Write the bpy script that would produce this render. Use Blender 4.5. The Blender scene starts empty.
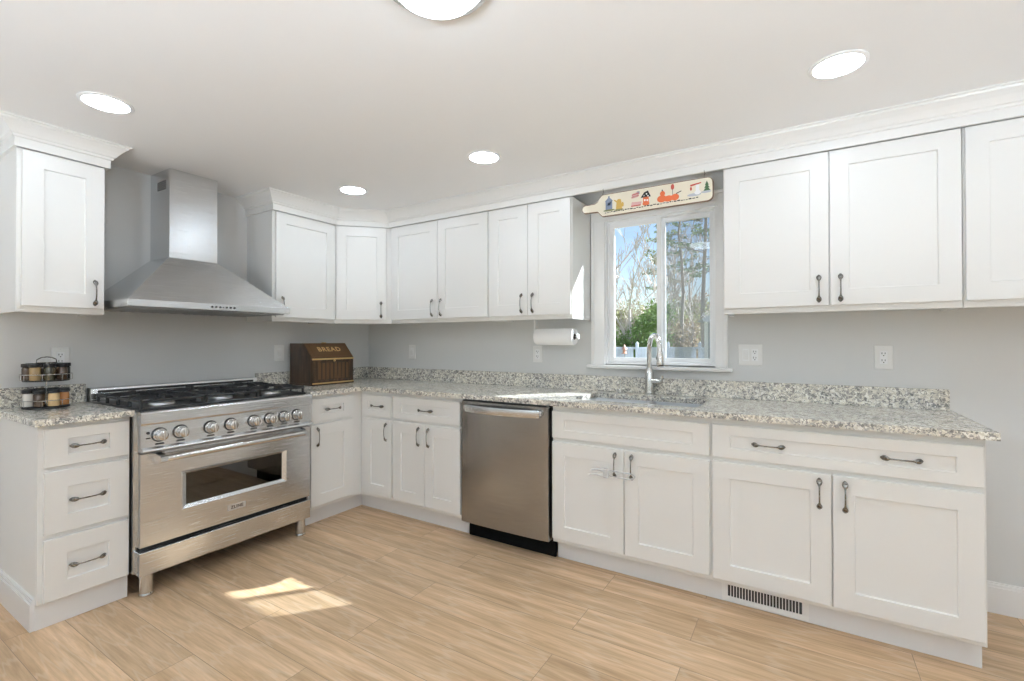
import bpy, math, random
from mathutils import Vector, Matrix
R = math.radians
PI = math.pi
C = bpy.context.scene.collection
SC = bpy.context.scene

# ------------------------------------------------------------------ camera
cam_d = bpy.data.cameras.new('camera')
cam = bpy.data.objects.new('camera', cam_d); C.objects.link(cam)
YAW, PITCH, ROLL, FPX = 0.55094, 0.00794, -0.00125, 471.254
fw = Vector((-math.sin(YAW)*math.cos(PITCH), math.cos(YAW)*math.cos(PITCH), math.sin(PITCH)))
rt = Vector((math.cos(YAW), math.sin(YAW), 0)); up = rt.cross(fw)
r2 = rt*math.cos(ROLL)+up*math.sin(ROLL); u2 = up*math.cos(ROLL)-rt*math.sin(ROLL)
m4 = Matrix((r2, u2, -fw)).transposed().to_4x4()
m4.translation = Vector((3.40934, -3.01649, 1.24759))
cam.matrix_world = m4
cam_d.sensor_width = 36; cam_d.lens = 36*FPX/1024
cam_d.shift_y = -3.16/1024
cam_d.clip_start = 0.02; cam_d.clip_end = 400
SC.camera = cam

# ------------------------------------------------------------------ world, sun, exposure
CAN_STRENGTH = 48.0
DOME_STRENGTH = 9.0
FILL_GLOBE_STRENGTH = 5.0
FILL_UPLIGHT_STRENGTH = 900.0
w = bpy.data.worlds.new('sky'); SC.world = w; w.use_nodes = True
nt = w.node_tree; nt.nodes.clear()
out = nt.nodes.new('ShaderNodeOutputWorld'); bg = nt.nodes.new('ShaderNodeBackground')
sky = nt.nodes.new('ShaderNodeTexSky'); sky.sky_type = 'NISHITA'; sky.sun_disc = False
sky.sun_elevation = R(42); sky.sun_rotation = R(36); sky.air_density = 1.0; sky.dust_density = .4; sky.ozone_density = 1.0
bg.inputs['Strength'].default_value = 0.17
nt.links.new(sky.outputs[0], bg.inputs[0]); nt.links.new(bg.outputs[0], out.inputs[0])
sd = bpy.data.lights.new('sun', 'SUN'); sd.energy = 30.0; sd.angle = R(0.6); sd.color = (.88, .96, 1.0)
sun = bpy.data.objects.new('sun', sd); C.objects.link(sun)
sun.location = (8, 10, 12)
sun.rotation_euler = Vector((-.85, -1, -1.08)).to_track_quat('-Z', 'Y').to_euler()
vs = SC.view_settings
vs.view_transform = 'Standard'; vs.look = 'None'; vs.gamma = 1; vs.use_curve_mapping = False
vs.exposure = 0.0
SC.cycles.max_bounces = 10; SC.cycles.diffuse_bounces = 6; SC.cycles.transparent_max_bounces = 24
SC.cycles.caustics_reflective = False; SC.cycles.caustics_refractive = False
SC.cycles.sample_clamp_indirect = 6

# ------------------------------------------------------------------ materials
def new_mat(name):
    m = bpy.data.materials.new(name); m.use_nodes = True
    n = m.node_tree; b = n.nodes['Principled BSDF']
    return m, n, b
def lk(n, a, b): n.links.new(a, b)
def simple(name, col, rough=.5, metal=0, spec=.5, bump=0, bscale=40, emit=None, estr=0, coat=0):
    m, n, b = new_mat(name)
    b.inputs['Base Color'].default_value = (*col, 1)
    b.inputs['Roughness'].default_value = rough
    b.inputs['Metallic'].default_value = metal
    b.inputs['Specular IOR Level'].default_value = spec
    b.inputs['Coat Weight'].default_value = coat
    if emit:
        b.inputs['Emission Color'].default_value = (*emit, 1); b.inputs['Emission Strength'].default_value = estr
    tc = n.nodes.new('ShaderNodeTexCoord'); nz = n.nodes.new('ShaderNodeTexNoise')
    nz.inputs['Scale'].default_value = bscale; nz.inputs['Detail'].default_value = 3
    lk(n, tc.outputs['Object'], nz.inputs['Vector'])
    mr = n.nodes.new('ShaderNodeMapRange')
    mr.inputs['To Min'].default_value = max(0, rough-.04); mr.inputs['To Max'].default_value = min(1, rough+.04)
    lk(n, nz.outputs['Fac'], mr.inputs['Value']); lk(n, mr.outputs[0], b.inputs['Roughness'])
    if bump:
        bp = n.nodes.new('ShaderNodeBump'); bp.inputs['Strength'].default_value = bump; bp.inputs['Distance'].default_value = .002
        lk(n, nz.outputs['Fac'], bp.inputs['Height']); lk(n, bp.outputs[0], b.inputs['Normal'])
    return m
def ramp(n, stops, interp='LINEAR'):
    r = n.nodes.new('ShaderNodeValToRGB'); r.color_ramp.interpolation = interp
    e = r.color_ramp.elements
    while len(e) < len(stops): e.new(.5)
    for i, (p, c) in enumerate(stops):
        e[i].position = p; e[i].color = (*c, 1)
    return r
def mapping(n, scale=(1, 1, 1), loc=(0, 0, 0), rot=(0, 0, 0), coord='Object'):
    tc = n.nodes.new('ShaderNodeTexCoord'); mp = n.nodes.new('ShaderNodeMapping')
    mp.inputs['Scale'].default_value = scale; mp.inputs['Location'].default_value = loc; mp.inputs['Rotation'].default_value = rot
    lk(n, tc.outputs[coord], mp.inputs['Vector']); return mp
def mixc(n, fac, a, b, mode='MIX'):
    x = n.nodes.new('ShaderNodeMix'); x.data_type = 'RGBA'; x.blend_type = mode
    for s, v in ((x.inputs[0], fac), (x.inputs[6], a), (x.inputs[7], b)):
        if isinstance(v, (int, float)): s.default_value = v
        elif isinstance(v, tuple): s.default_value = (*v, 1)
        else: lk(n, v, s)
    return x.outputs[2]

M = {}
M['cab'] = simple('white_cabinet_paint', (.83, .825, .805), .32, spec=.5, bscale=8)
M['toe'] = simple('white_toe_kick_paint', (.80, .80, .80), .4, bscale=8)
M['trim'] = simple('white_trim_paint', (.90, .90, .90), .35, bscale=8)
M['wall'] = simple('grey_wall_paint', (.71, .715, .71), .7, spec=.3, bump=.05, bscale=300)
M['ceil'] = simple('white_ceiling_paint', (.90, .90, .90), .8, spec=.2, bump=.05, bscale=200)
M['plate'] = simple('white_plastic', (.85, .85, .84), .3)
M['dark_slot'] = simple('dark_slot', (.03, .03, .03), .6)
M['paper'] = simple('white_paper', (.9, .9, .9), .8, bump=.3, bscale=120)
M['black'] = simple('black_enamel', (.012, .012, .013), .35)
M['iron'] = simple('cast_iron', (.018, .018, .019), .5, bump=.4, bscale=300)
M['rubber'] = simple('black_plastic', (.012, .012, .012), .6)
M['nickel'] = simple('antique_nickel', (.21, .20, .185), .27, metal=1, bscale=60)
M['matte_black'] = simple('matte_black', (.004, .004, .004), .9, spec=.1)
M['chrome'] = simple('brushed_nickel', (.68, .67, .65), .22, metal=1)
M['alu'] = simple('satin_aluminium', (.80, .81, .82), .32, metal=1)
M['mark'] = simple('engraved_dark_mark', (.10, .10, .10), .5)
M['plate_steel'] = simple('polished_badge', (.80, .80, .80), .3, metal=.7)
M['vinyl'] = simple('white_vinyl', (.91, .92, .93), .35)
M['lock'] = simple('frosted_plastic', (.85, .86, .88), .25)
M['lock'].node_tree.nodes['Principled BSDF'].inputs['Alpha'].default_value = .55
M['gold'] = simple('brass_trim', (.75, .52, .24), .35, metal=.6)
M['cream'] = simple('cream_paint', (.82, .76, .62), .5)
M['rope_brown'] = simple('brown_edge_paint', (.22, .13, .08), .6)
for nm, col in dict(ink_blue=(.22, .27, .38), ink_gold=(.62, .40, .10), ink_red=(.55, .10, .07), ink_orange=(.75, .17, .06), ink_black=(.03, .03, .03),
                    ink_green=(.08, .16, .07), ink_white=(.9, .9, .9), ink_pink=(.70, .42, .40), ink_grey=(.5, .52, .58), ink_moss=(.25, .25, .12)).items():
    M[nm] = simple(nm, col, .6)
for nm, col in dict(spice_gold=(.30, .20, .09), spice_black=(.015, .013, .012), spice_white=(.75, .72, .66), spice_tan=(.72, .50, .25), spice_orange=(.45, .20, .07), spice_brown=(.06, .035, .02), spice_green=(.045, .04, .02)).items():
    M[nm] = simple(nm, col, .25, bump=.5, bscale=400)

def steel(name, axis, col=(.72, .735, .75), rough=.24):
    m, n, b = new_mat(name)
    b.inputs['Metallic'].default_value = 1
    sc = [6, 6, 6]
    for a in range(3):
        if a != axis: sc[a] = 420
    mp = mapping(n, tuple(sc)); nz = n.nodes.new('ShaderNodeTexNoise'); nz.inputs['Scale'].default_value = 1; nz.inputs['Detail'].default_value = 4
    lk(n, mp.outputs[0], nz.inputs['Vector'])
    r = ramp(n, [(.3, tuple(c*.93 for c in col)), (.7, tuple(min(1, c*1.06) for c in col))]); lk(n, nz.outputs['Fac'], r.inputs[0]); lk(n, r.outputs[0], b.inputs['Base Color'])
    mr = n.nodes.new('ShaderNodeMapRange'); mr.inputs['To Min'].default_value = rough-.05; mr.inputs['To Max'].default_value = rough+.08
    lk(n, nz.outputs['Fac'], mr.inputs['Value']); lk(n, mr.outputs[0], b.inputs['Roughness'])
    bp = n.nodes.new('ShaderNodeBump'); bp.inputs['Strength'].default_value = .22; bp.inputs['Distance'].default_value = .001
    lk(n, nz.outputs['Fac'], bp.inputs['Height']); lk(n, bp.outputs[0], b.inputs['Normal'])
    return m
M['steel_h'] = steel('brushed_steel_horizontal', 0)
M['steel_v'] = steel('brushed_steel_vertical', 2, (.62, .63, .63), .2)
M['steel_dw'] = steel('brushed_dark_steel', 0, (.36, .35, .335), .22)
M['filter'] = steel('filter_steel', 0, (.4, .4, .4), .4)

def granite(name):
    m, n, b = new_mat(name)
    mp = mapping(n)
    v = n.nodes.new('ShaderNodeTexVoronoi'); v.inputs['Scale'].default_value = 135; v.inputs['Randomness'].default_value = 1
    nz = n.nodes.new('ShaderNodeTexNoise'); nz.inputs['Scale'].default_value = 60; nz.inputs['Detail'].default_value = 3
    lk(n, mp.outputs[0], nz.inputs['Vector'])
    dm = mixc(n, .035, mp.outputs[0], nz.outputs['Color'], 'ADD'); lk(n, dm, v.inputs['Vector'])
    sp = n.nodes.new('ShaderNodeSeparateColor'); lk(n, v.outputs['Color'], sp.inputs[0])
    r = ramp(n, [(0, (.03, .03, .032)), (.11, (.15, .145, .15)), (.23, (.36, .34, .32)), (.40, (.58, .55, .48)), (.60, (.72, .69, .62)), (.84, (.88, .87, .84))], 'CONSTANT')
    lk(n, sp.outputs[0], r.inputs[0])
    n2 = n.nodes.new('ShaderNodeTexNoise'); n2.inputs['Scale'].default_value = 7; n2.inputs['Detail'].default_value = 4; lk(n, mp.outputs[0], n2.inputs['Vector'])
    r2_ = ramp(n, [(.36, (.44, .44, .45)), (.50, (.70, .68, .63)), (.66, (.82, .78, .69))]); lk(n, n2.outputs['Fac'], r2_.inputs[0])
    c1 = mixc(n, .28, r.outputs[0], r2_.outputs[0])
    v2 = n.nodes.new('ShaderNodeTexVoronoi'); v2.inputs['Scale'].default_value = 62; lk(n, dm, v2.inputs['Vector'])
    s2 = n.nodes.new('ShaderNodeSeparateColor'); lk(n, v2.outputs['Color'], s2.inputs[0])
    r3 = ramp(n, [(0, (1, 1, 1)), (.1, (0, 0, 0))], 'CONSTANT'); lk(n, s2.outputs[1], r3.inputs[0])
    mul = n.nodes.new('ShaderNodeMath'); mul.operation = 'MULTIPLY'; mul.inputs[1].default_value = .6; lk(n, r3.outputs[0], mul.inputs[0])
    c2 = mixc(n, mul.outputs[0], c1, (.13, .13, .135)); c2 = mixc(n, 1, c2, (1.13, 1.12, 1.09), 'MULTIPLY')
    lk(n, c2, b.inputs['Base Color'])
    b.inputs['Roughness'].default_value = .16
    return m
M['granite'] = granite('speckled_granite')

def floor_mat():
    m, n, b = new_mat('oak_vinyl_planks')
    mp = mapping(n, loc=(-3.008+1.22*4, .763+.187*40, 0))
    br = n.nodes.new('ShaderNodeTexBrick'); br.offset = .37; br.offset_frequency = 2; br.squash = 1
    br.inputs['Scale'].default_value = 1; br.inputs['Mortar Size'].default_value = .0012; br.inputs['Mortar Smooth'].default_value = .3
    br.inputs['Brick Width'].default_value = 1.22; br.inputs['Row Height'].default_value = .187; br.inputs['Bias'].default_value = 0
    br.inputs['Color1'].default_value = (0, 0, 0, 1); br.inputs['Color2'].default_value = (1, 1, 1, 1); br.inputs['Mortar'].default_value = (.5, .5, .5, 1)
    lk(n, mp.outputs[0], br.inputs['Vector'])
    # per-plank shift of the grain
    m2 = mapping(n, (.9, 13, 1)); ad = n.nodes.new('ShaderNodeVectorMath'); ad.operation = 'MULTIPLY_ADD'
    ad.inputs[1].default_value = (3.7, 9.1, 5.3); lk(n, br.outputs['Color'], ad.inputs[0]); lk(n, m2.outputs[0], ad.inputs[2])
    g = n.nodes.new('ShaderNodeTexNoise'); g.inputs['Scale'].default_value = 1.6; g.inputs['Detail'].default_value = 7; g.inputs['Roughness'].default_value = .62; g.inputs['Distortion'].default_value = .5
    lk(n, ad.outputs[0], g.inputs['Vector'])
    r = ramp(n, [(.28, (.42, .275, .155)), (.44, (.56, .38, .222)), (.56, (.66, .46, .285)), (.72, (.80, .59, .40))]); lk(n, g.outputs['Fac'], r.inputs[0])
    m3 = mapping(n, (7, 130, 1)); g2 = n.nodes.new('ShaderNodeTexNoise'); g2.inputs['Scale'].default_value = 1; g2.inputs['Detail'].default_value = 4; lk(n, m3.outputs[0], g2.inputs['Vector'])
    r2_ = ramp(n, [(.35, (.80, .80, .80)), (.6, (1.05, 1.05, 1.05))]); lk(n, g2.outputs['Fac'], r2_.inputs[0])
    c = mixc(n, .55, r.outputs[0], r2_.outputs[0], 'MULTIPLY')
    # pale cathedral grain streaks
    wv = n.nodes.new('ShaderNodeTexWave'); wv.wave_type = 'RINGS'; wv.rings_direction = 'Y'; wv.inputs['Scale'].default_value = 1.3; wv.inputs['Distortion'].default_value = 7; wv.inputs['Detail'].default_value = 3; wv.inputs['Detail Scale'].default_value = 1.2
    lk(n, ad.outputs[0], wv.inputs['Vector'])
    r5 = ramp(n, [(.90, (0, 0, 0)), (1, (1, 1, 1))]); lk(n, wv.outputs['Fac'], r5.inputs[0])
    mm = n.nodes.new('ShaderNodeMath'); mm.operation = 'MULTIPLY'; mm.inputs[1].default_value = .24; lk(n, r5.outputs[0], mm.inputs[0])
    c = mixc(n, mm.outputs[0], c, (.74, .62, .48))
    r4 = ramp(n, [(0, (.90, .90, .90)), (1, (1.06, 1.05, 1.04))]); lk(n, br.outputs['Color'], r4.inputs[0])
    c = mixc(n, 1, c, r4.outputs[0], 'MULTIPLY')
    c = mixc(n, br.outputs['Fac'], c, (.26, .18, .12))
    lk(n, c, b.inputs['Base Color'])
    b.inputs['Roughness'].default_value = .36; b.inputs['Specular IOR Level'].default_value = .4
    bp = n.nodes.new('ShaderNodeBump'); bp.inputs['Strength'].default_value = .12; bp.inputs['Distance'].default_value = .001
    lk(n, g2.outputs['Fac'], bp.inputs['Height']); lk(n, bp.outputs[0], b.inputs['Normal'])
    return m
M['floor'] = floor_mat()

def wood_dark():
    m, n, b = new_mat('dark_stained_wood')
    mp = mapping(n, (14, 14, 2)); nz = n.nodes.new('ShaderNodeTexNoise'); nz.inputs['Scale'].default_value = 3; nz.inputs['Detail'].default_value = 5
    lk(n, mp.outputs[0], nz.inputs['Vector'])
    r = ramp(n, [(.3, (.020, .011, .006)), (.6, (.06, .032, .015)), (.8, (.16, .085, .035))]); lk(n, nz.outputs['Fac'], r.inputs[0]); lk(n, r.outputs[0], b.inputs['Base Color'])
    b.inputs['Roughness'].default_value = .3
    return m
M['wood'] = wood_dark()
M['wood_light'] = simple('worn_wood', (.115, .058, .024), .35, bump=.2, bscale=60)

def glass_mat(name, tint=(1, 1, 1), refl=.6, f0=1.45):
    m = bpy.data.materials.new(name); m.use_nodes = True; n = m.node_tree; n.nodes.clear()
    o = n.nodes.new('ShaderNodeOutputMaterial'); t = n.nodes.new('ShaderNodeBsdfTransparent'); g = n.nodes.new('ShaderNodeBsdfGlossy')
    t.inputs[0].default_value = (*tint, 1); g.inputs['Roughness'].default_value = .02
    fr = n.nodes.new('ShaderNodeFresnel'); fr.inputs[0].default_value = f0
    mu = n.nodes.new('ShaderNodeMath'); mu.operation = 'MULTIPLY'; mu.inputs[1].default_value = refl; lk(n, fr.outputs[0], mu.inputs[0])
    mx = n.nodes.new('ShaderNodeMixShader'); lk(n, mu.outputs[0], mx.inputs[0]); lk(n, t.outputs[0], mx.inputs[1]); lk(n, g.outputs[0], mx.inputs[2]); lk(n, mx.outputs[0], o.inputs[0])
    return m
M['glass'] = glass_mat('window_glass')
M['oven_glass'] = glass_mat('oven_glass', (.45, .44, .42), 1.6, 1.6)
M['screen'] = glass_mat('insect_screen', (.72, .73, .74), .10)
_n = M['screen'].node_tree; _t = _n.nodes.new('ShaderNodeBsdfTranslucent'); _t.inputs[0].default_value = (.6, .62, .65, 1)
_x = _n.nodes.new('ShaderNodeMixShader'); _x.inputs[0].default_value = .02
_o = [q for q in _n.nodes if q.type == 'OUTPUT_MATERIAL'][0]; _s = _o.inputs[0].links[0].from_socket
lk(_n, _s, _x.inputs[1]); lk(_n, _t.outputs[0], _x.inputs[2]); lk(_n, _x.outputs[0], _o.inputs[0])

def leaf(name, a, b_):
    m, n, b = new_mat(name)
    mp = mapping(n); nz = n.nodes.new('ShaderNodeTexNoise'); nz.inputs['Scale'].default_value = 1.3; nz.inputs['Detail'].default_value = 5; lk(n, mp.outputs[0], nz.inputs['Vector'])
    r = ramp(n, [(.35, a), (.65, b_)]); lk(n, nz.outputs['Fac'], r.inputs[0]); lk(n, r.outputs[0], b.inputs['Base Color'])
    b.inputs['Roughness'].default_value = .7
    tr = n.nodes.new('ShaderNodeBsdfTranslucent'); lk(n, r.outputs[0], tr.inputs[0])
    mx = n.nodes.new('ShaderNodeMixShader'); mx.inputs[0].default_value = .5
    o = n.nodes['Material Output']; lk(n, b.outputs[0], mx.inputs[1]); lk(n, tr.outputs[0], mx.inputs[2]); lk(n, mx.outputs[0], o.inputs[0])
    return m
M['leaf_green'] = leaf('green_shrub_leaf', (.12, .23, .05), (.30, .42, .14))
M['leaf_pine'] = leaf('pine_needles', (.14, .20, .12), (.28, .34, .20))
M['leaf_brown'] = leaf('dry_leaf', (.30, .22, .14), (.46, .38, .26))
M['leaf_olive'] = leaf('olive_leaf', (.28, .30, .14), (.46, .46, .26))
M['bark'] = simple('grey_bark', (.58, .52, .48), .9, bump=.4, bscale=20)
M['bark_dark'] = simple('dark_bark', (.42, .36, .32), .9, bump=.4, bscale=20)
M['grass'] = leaf('dry_grass', (.30, .30, .16), (.42, .38, .22))
M['siding'] = simple('grey_siding', (.42, .45, .50), .6)
M['terracotta'] = simple('faded_terracotta', (.72, .40, .30), .7)
M['roof'] = simple('grey_shingle', (.40, .41, .42), .8, bump=.5, bscale=30)
M['fence'] = leaf('white_vinyl_fence', (.68, .72, .78), (.74, .78, .84))

def lamp_mat(name, strength, col=(.80, .92, 1.04)):
    m = bpy.data.materials.new(name); m.use_nodes = True; n = m.node_tree; n.nodes.clear()
    o = n.nodes.new('ShaderNodeOutputMaterial'); e = n.nodes.new('ShaderNodeEmission')
    e.inputs[0].default_value = (*col, 1); e.inputs[1].default_value = strength; lk(n, e.outputs[0], o.inputs[0]); return m
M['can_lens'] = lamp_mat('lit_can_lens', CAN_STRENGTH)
M['dome_lens'] = lamp_mat('lit_dome_lens', DOME_STRENGTH)
M['fill_uplight'] = lamp_mat('lit_fill_uplight', FILL_UPLIGHT_STRENGTH)
M['globe'] = lamp_mat('lit_fill_globe', FILL_GLOBE_STRENGTH)

# ------------------------------------------------------------------ mesh helper
class G:
    def __init__(s): s.v = []; s.f = []; s.sm = []
    def add(s, vs_, fs, smooth=False, mat=None):
        k = len(s.v)
        if mat is not None: vs_ = [mat @ Vector(p) for p in vs_]
        s.v += [tuple(p) for p in vs_]; s.f += [tuple(i+k for i in f) for f in fs]; s.sm += [smooth]*len(fs); return s
    def box(s, x0, x1, y0, y1, z0, z1, bev=0, mat=None):
        if x0 > x1: x0, x1 = x1, x0
        if y0 > y1: y0, y1 = y1, y0
        if z0 > z1: z0, z1 = z1, z0
        if bev <= 0:
            V = [(x, y, z) for x in (x0, x1) for y in (y0, y1) for z in (z0, z1)]
            F = [(0, 1, 3, 2), (4, 6, 7, 5), (0, 4, 5, 1), (2, 3, 7, 6), (0, 2, 6, 4), (1, 5, 7, 3)]
            return s.add(V, F, mat=mat)
        b = min(bev, (x1-x0)/2.01, (y1-y0)/2.01, (z1-z0)/2.01)
        V = []; idx = {}
        X = (x0, x1); Y = (y0, y1); Z = (z0, z1)
        for i in (0, 1):
            for j in (0, 1):
                for k in (0, 1):
                    sx = b if i == 0 else -b; sy = b if j == 0 else -b; sz = b if k == 0 else -b
                    idx[i, j, k, 0] = len(V); V.append((X[i], Y[j]+sy, Z[k]+sz))
                    idx[i, j, k, 1] = len(V); V.append((X[i]+sx, Y[j], Z[k]+sz))
                    idx[i, j, k, 2] = len(V); V.append((X[i]+sx, Y[j]+sy, Z[k]))
        F = []
        cyc = ((0, 0), (1, 0), (1, 1), (0, 1))
        for i in (0, 1): F.append(tuple(idx[i, a, c, 0] for a, c in cyc))
        for j in (0, 1): F.append(tuple(idx[a, j, c, 1] for a, c in cyc))
        for k in (0, 1): F.append(tuple(idx[a, c, k, 2] for a, c in cyc))
        for a in (0, 1):
            for c in (0, 1):
                F.append((idx[0, a, c, 1], idx[1, a, c, 1], idx[1, a, c, 2], idx[0, a, c, 2]))
                F.append((idx[a, 0, c, 0], idx[a, 1, c, 0], idx[a, 1, c, 2], idx[a, 0, c, 2]))
                F.append((idx[a, c, 0, 0], idx[a, c, 1, 0], idx[a, c, 1, 1], idx[a, c, 0, 1]))
        for i in (0, 1):
            for j in (0, 1):
                for k in (0, 1): F.append((idx[i, j, k, 0], idx[i, j, k, 1], idx[i, j, k, 2]))
        return s.add(V, F, mat=mat)
    def tube(s, pts, rad, n=8, smooth=True, cap=True, flat=1.0, mat=None):
        pts = [Vector(p) for p in pts]
        if isinstance(rad, (int, float)): rad = [rad]*len(pts)
        V = []; F = []
        ref = None
        for i, p in enumerate(pts):
            d = (pts[min(i+1, len(pts)-1)]-pts[max(i-1, 0)])
            d = d.normalized() if d.length > 0 else Vector((0, 0, 1))
            if ref is None: ref = Vector((0, 0, 1)) if abs(d.z) < .9 else Vector((0, 1, 0))
            a = (ref - d*ref.dot(d))
            a = a.normalized() if a.length > 1e-6 else d.orthogonal().normalized()
            ref = a; b = d.cross(a)
            for k in range(n):
                t = 2*PI*k/n; V.append(p+a*math.cos(t)*rad[i]+b*math.sin(t)*rad[i]*flat)
        for i in range(len(pts)-1):
            for k in range(n):
                k2 = (k+1) % n; F.append((i*n+k, i*n+k2, (i+1)*n+k2, (i+1)*n+k))
        if cap: F.append(tuple(range(n-1, -1, -1))); F.append(tuple(range((len(pts)-1)*n, len(pts)*n)))
        return s.add(V, F, smooth, mat)
    def cyl(s, p0, p1, r0, r1=None, n=24, smooth=True):
        return s.tube([p0, p1], [r0, r0 if r1 is None else r1], n, smooth)
    def lathe(s, prof, c=(0, 0, 0), axis='Z', n=32, smooth=True, mat=None):
        V = []; F = []
        for (r, h) in prof:
            for k in range(n):
                t = 2*PI*k/n; a, b = r*math.cos(t), r*math.sin(t)
                if axis == 'Z': q = (a, b, h)
                elif axis == 'Y': q = (a, h, b)
                else: q = (h, a, b)
                V.append((q[0]+c[0], q[1]+c[1], q[2]+c[2]))
        for i in range(len(prof)-1):
            for k in range(n):
                k2 = (k+1) % n; F.append((i*n+k, i*n+k2, (i+1)*n+k2, (i+1)*n+k))
        if prof[0][0] > 1e-6: F.append(tuple(range(n)))
        if prof[-1][0] > 1e-6: F.append(tuple(range((len(prof)-1)*n, len(prof)*n)))
        return s.add(V, F, smooth, mat)
    def prism(s, poly, axis, a, b, mat=None, smooth=False):
        def q(u, v, w_): return {'X': (w_, u, v), 'Y': (u, w_, v), 'Z': (u, v, w_)}[axis]
        n = len(poly); V = [q(u, v, a) for u, v in poly]+[q(u, v, b) for u, v in poly]
        F = [tuple(range(n)), tuple(range(2*n-1, n-1, -1))]+[(i, (i+1) % n, (i+1) % n+n, i+n) for i in range(n)]
        return s.add(V, F, smooth, mat)
    def ball(s, c, r, n=12, sc=(1, 1, 1), mat=None):
        V = []; F = []; rows = n//2
        for i in range(rows+1):
            th = PI*i/rows
            for k in range(n):
                ph = 2*PI*k/n
                V.append((c[0]+r*sc[0]*math.sin(th)*math.cos(ph), c[1]+r*sc[1]*math.sin(th)*math.sin(ph), c[2]+r*sc[2]*math.cos(th)))
        for i in range(rows):
            for k in range(n):
                k2 = (k+1) % n; F.append((i*n+k, i*n+k2, (i+1)*n+k2, (i+1)*n+k))
        return s.add(V, F, True, mat)
    def build(s, name, mat, parent=None, loc=None):
        me = bpy.data.meshes.new(name); me.from_pydata(s.v, [], s.f)
        import bmesh
        bm = bmesh.new(); bm.from_mesh(me)
        bmesh.ops.remove_doubles(bm, verts=bm.verts, dist=1e-6)
        bmesh.ops.dissolve_degenerate(bm, dist=1e-7, edges=bm.edges)
        bmesh.ops.recalc_face_normals(bm, faces=bm.faces)
        for f in bm.faces: f.smooth = False
        bm.to_mesh(me); bm.free()
        if any(s.sm):
            for p in me.polygons: p.use_smooth = True
            me.set_sharp_from_angle(angle=R(38))
        o = bpy.data.objects.new(name, me); C.objects.link(o)
        me.materials.append(M[mat] if isinstance(mat, str) else mat)
        if parent: o.parent = parent
        if loc: o.location = loc
        return o
    def build_raw(s, name, mat, parent=None):
        me = bpy.data.meshes.new(name); me.from_pydata(s.v, [], s.f)
        o = bpy.data.objects.new(name, me); C.objects.link(o); me.materials.append(M[mat])
        if parent: o.parent = parent
        return o

def tag(o, label, cat, group=None, kind=None):
    o['label'] = label; o['category'] = cat
    if group: o['group'] = group
    if kind: o['kind'] = kind
    return o
def thing(name, label, cat, loc=(0, 0, 0), rotz=0, group=None):
    o = bpy.data.objects.new(name, None); C.objects.link(o); o.empty_display_size = .1
    o.location = loc; o.rotation_euler = (0, 0, rotz)
    return tag(o, label, cat, group)
def struct(o, label=None):
    o['kind'] = 'structure'
    if label: o['label'] = label
    return o
def copy_tree(o, parent=None):
    c = o.copy(); C.objects.link(c)
    if parent: c.parent = parent
    for ch in list(o.children): copy_tree(ch, c)
    return c
def text_mesh(name, txt, size, depth, mat, parent, loc, rot, spacing=1.0):
    cu = bpy.data.curves.new(name, 'FONT'); cu.body = txt; cu.size = size; cu.extrude = depth; cu.align_x = 'CENTER'; cu.align_y = 'CENTER'; cu.space_character = spacing
    cu.resolution_u = 3; cu.offset = size*.015
    t = bpy.data.objects.new(name, cu); C.objects.link(t)
    bpy.context.view_layer.update()
    me = bpy.data.meshes.new_from_object(t.evaluated_get(bpy.context.evaluated_depsgraph_get()))
    bpy.data.objects.remove(t)
    me.name = name; me.materials.clear(); me.materials.append(M[mat])
    o = bpy.data.objects.new(name, me); C.objects.link(o); o.parent = parent; o.location = loc; o.rotation_euler = rot
    return o

# ------------------------------------------------------------------ the room
ZC = 2.27
RX, RY = 6.0, -6.5
def wall_with_holes(name, axis, a, b, lo, hi, holes):
    """axis 'Y': wall in plane y between a..b, spanning x lo..hi; axis 'X' likewise."""
    g = G()
    def bx(u0, u1, z0, z1):
        if u1-u0 < 1e-4 or z1-z0 < 1e-4: return
        if axis == 'Y': g.box(u0, u1, a, b, z0, z1)
        else: g.box(a, b, u0, u1, z0, z1)
    u = lo
    for (h0, h1, z0, z1) in sorted(holes):
        bx(u, h0, 0, ZC); bx(h0, h1, 0, z0); bx(h0, h1, z1, ZC); u = h1
    bx(u, hi, 0, ZC)
    return struct(g.build(name, 'wall'))
WX0, WX1, WZ0, WZ1 = 2.285, 2.985, 1.096, 2.06
g = G().box(-.15, RX+.15, RY-.15, .15, -.12, 0); struct(g.build('floor', 'floor'), 'light oak vinyl plank floor')
g = G().box(-.15, RX+.15, RY-.15, .15, ZC, ZC+.12); struct(g.build('ceiling', 'ceil'), 'plain white ceiling')
wall_with_holes('wall_back', 'Y', 0, .15, -.15, RX+.15, [(WX0, WX1, WZ0, WZ1)])
wall_with_holes('wall_left', 'X', -.15, 0, RY, 0, [(-5.2, -3.45, .05, 2.08)])
wall_with_holes('wall_right', 'X', RX, RX+.15, RY, 0, [(-3.6, -2.4, .9, 2.05)])
wall_with_holes('wall_front', 'Y', RY-.15, RY, -.15, RX+.15, [(.9, 2.3, .8, 2.05), (3.3, 5.1, .05, 2.08)])
g = G().box(3.99, RX-.02, -.016, 0, 0, .118).box(3.99, RX-.02, -.012, 0, .118, .13).box(3.99, RX-.02, -.008, 0, .13, .138)
struct(g.build('baseboard_back', 'trim'), 'white baseboard on the grey window wall')

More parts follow.
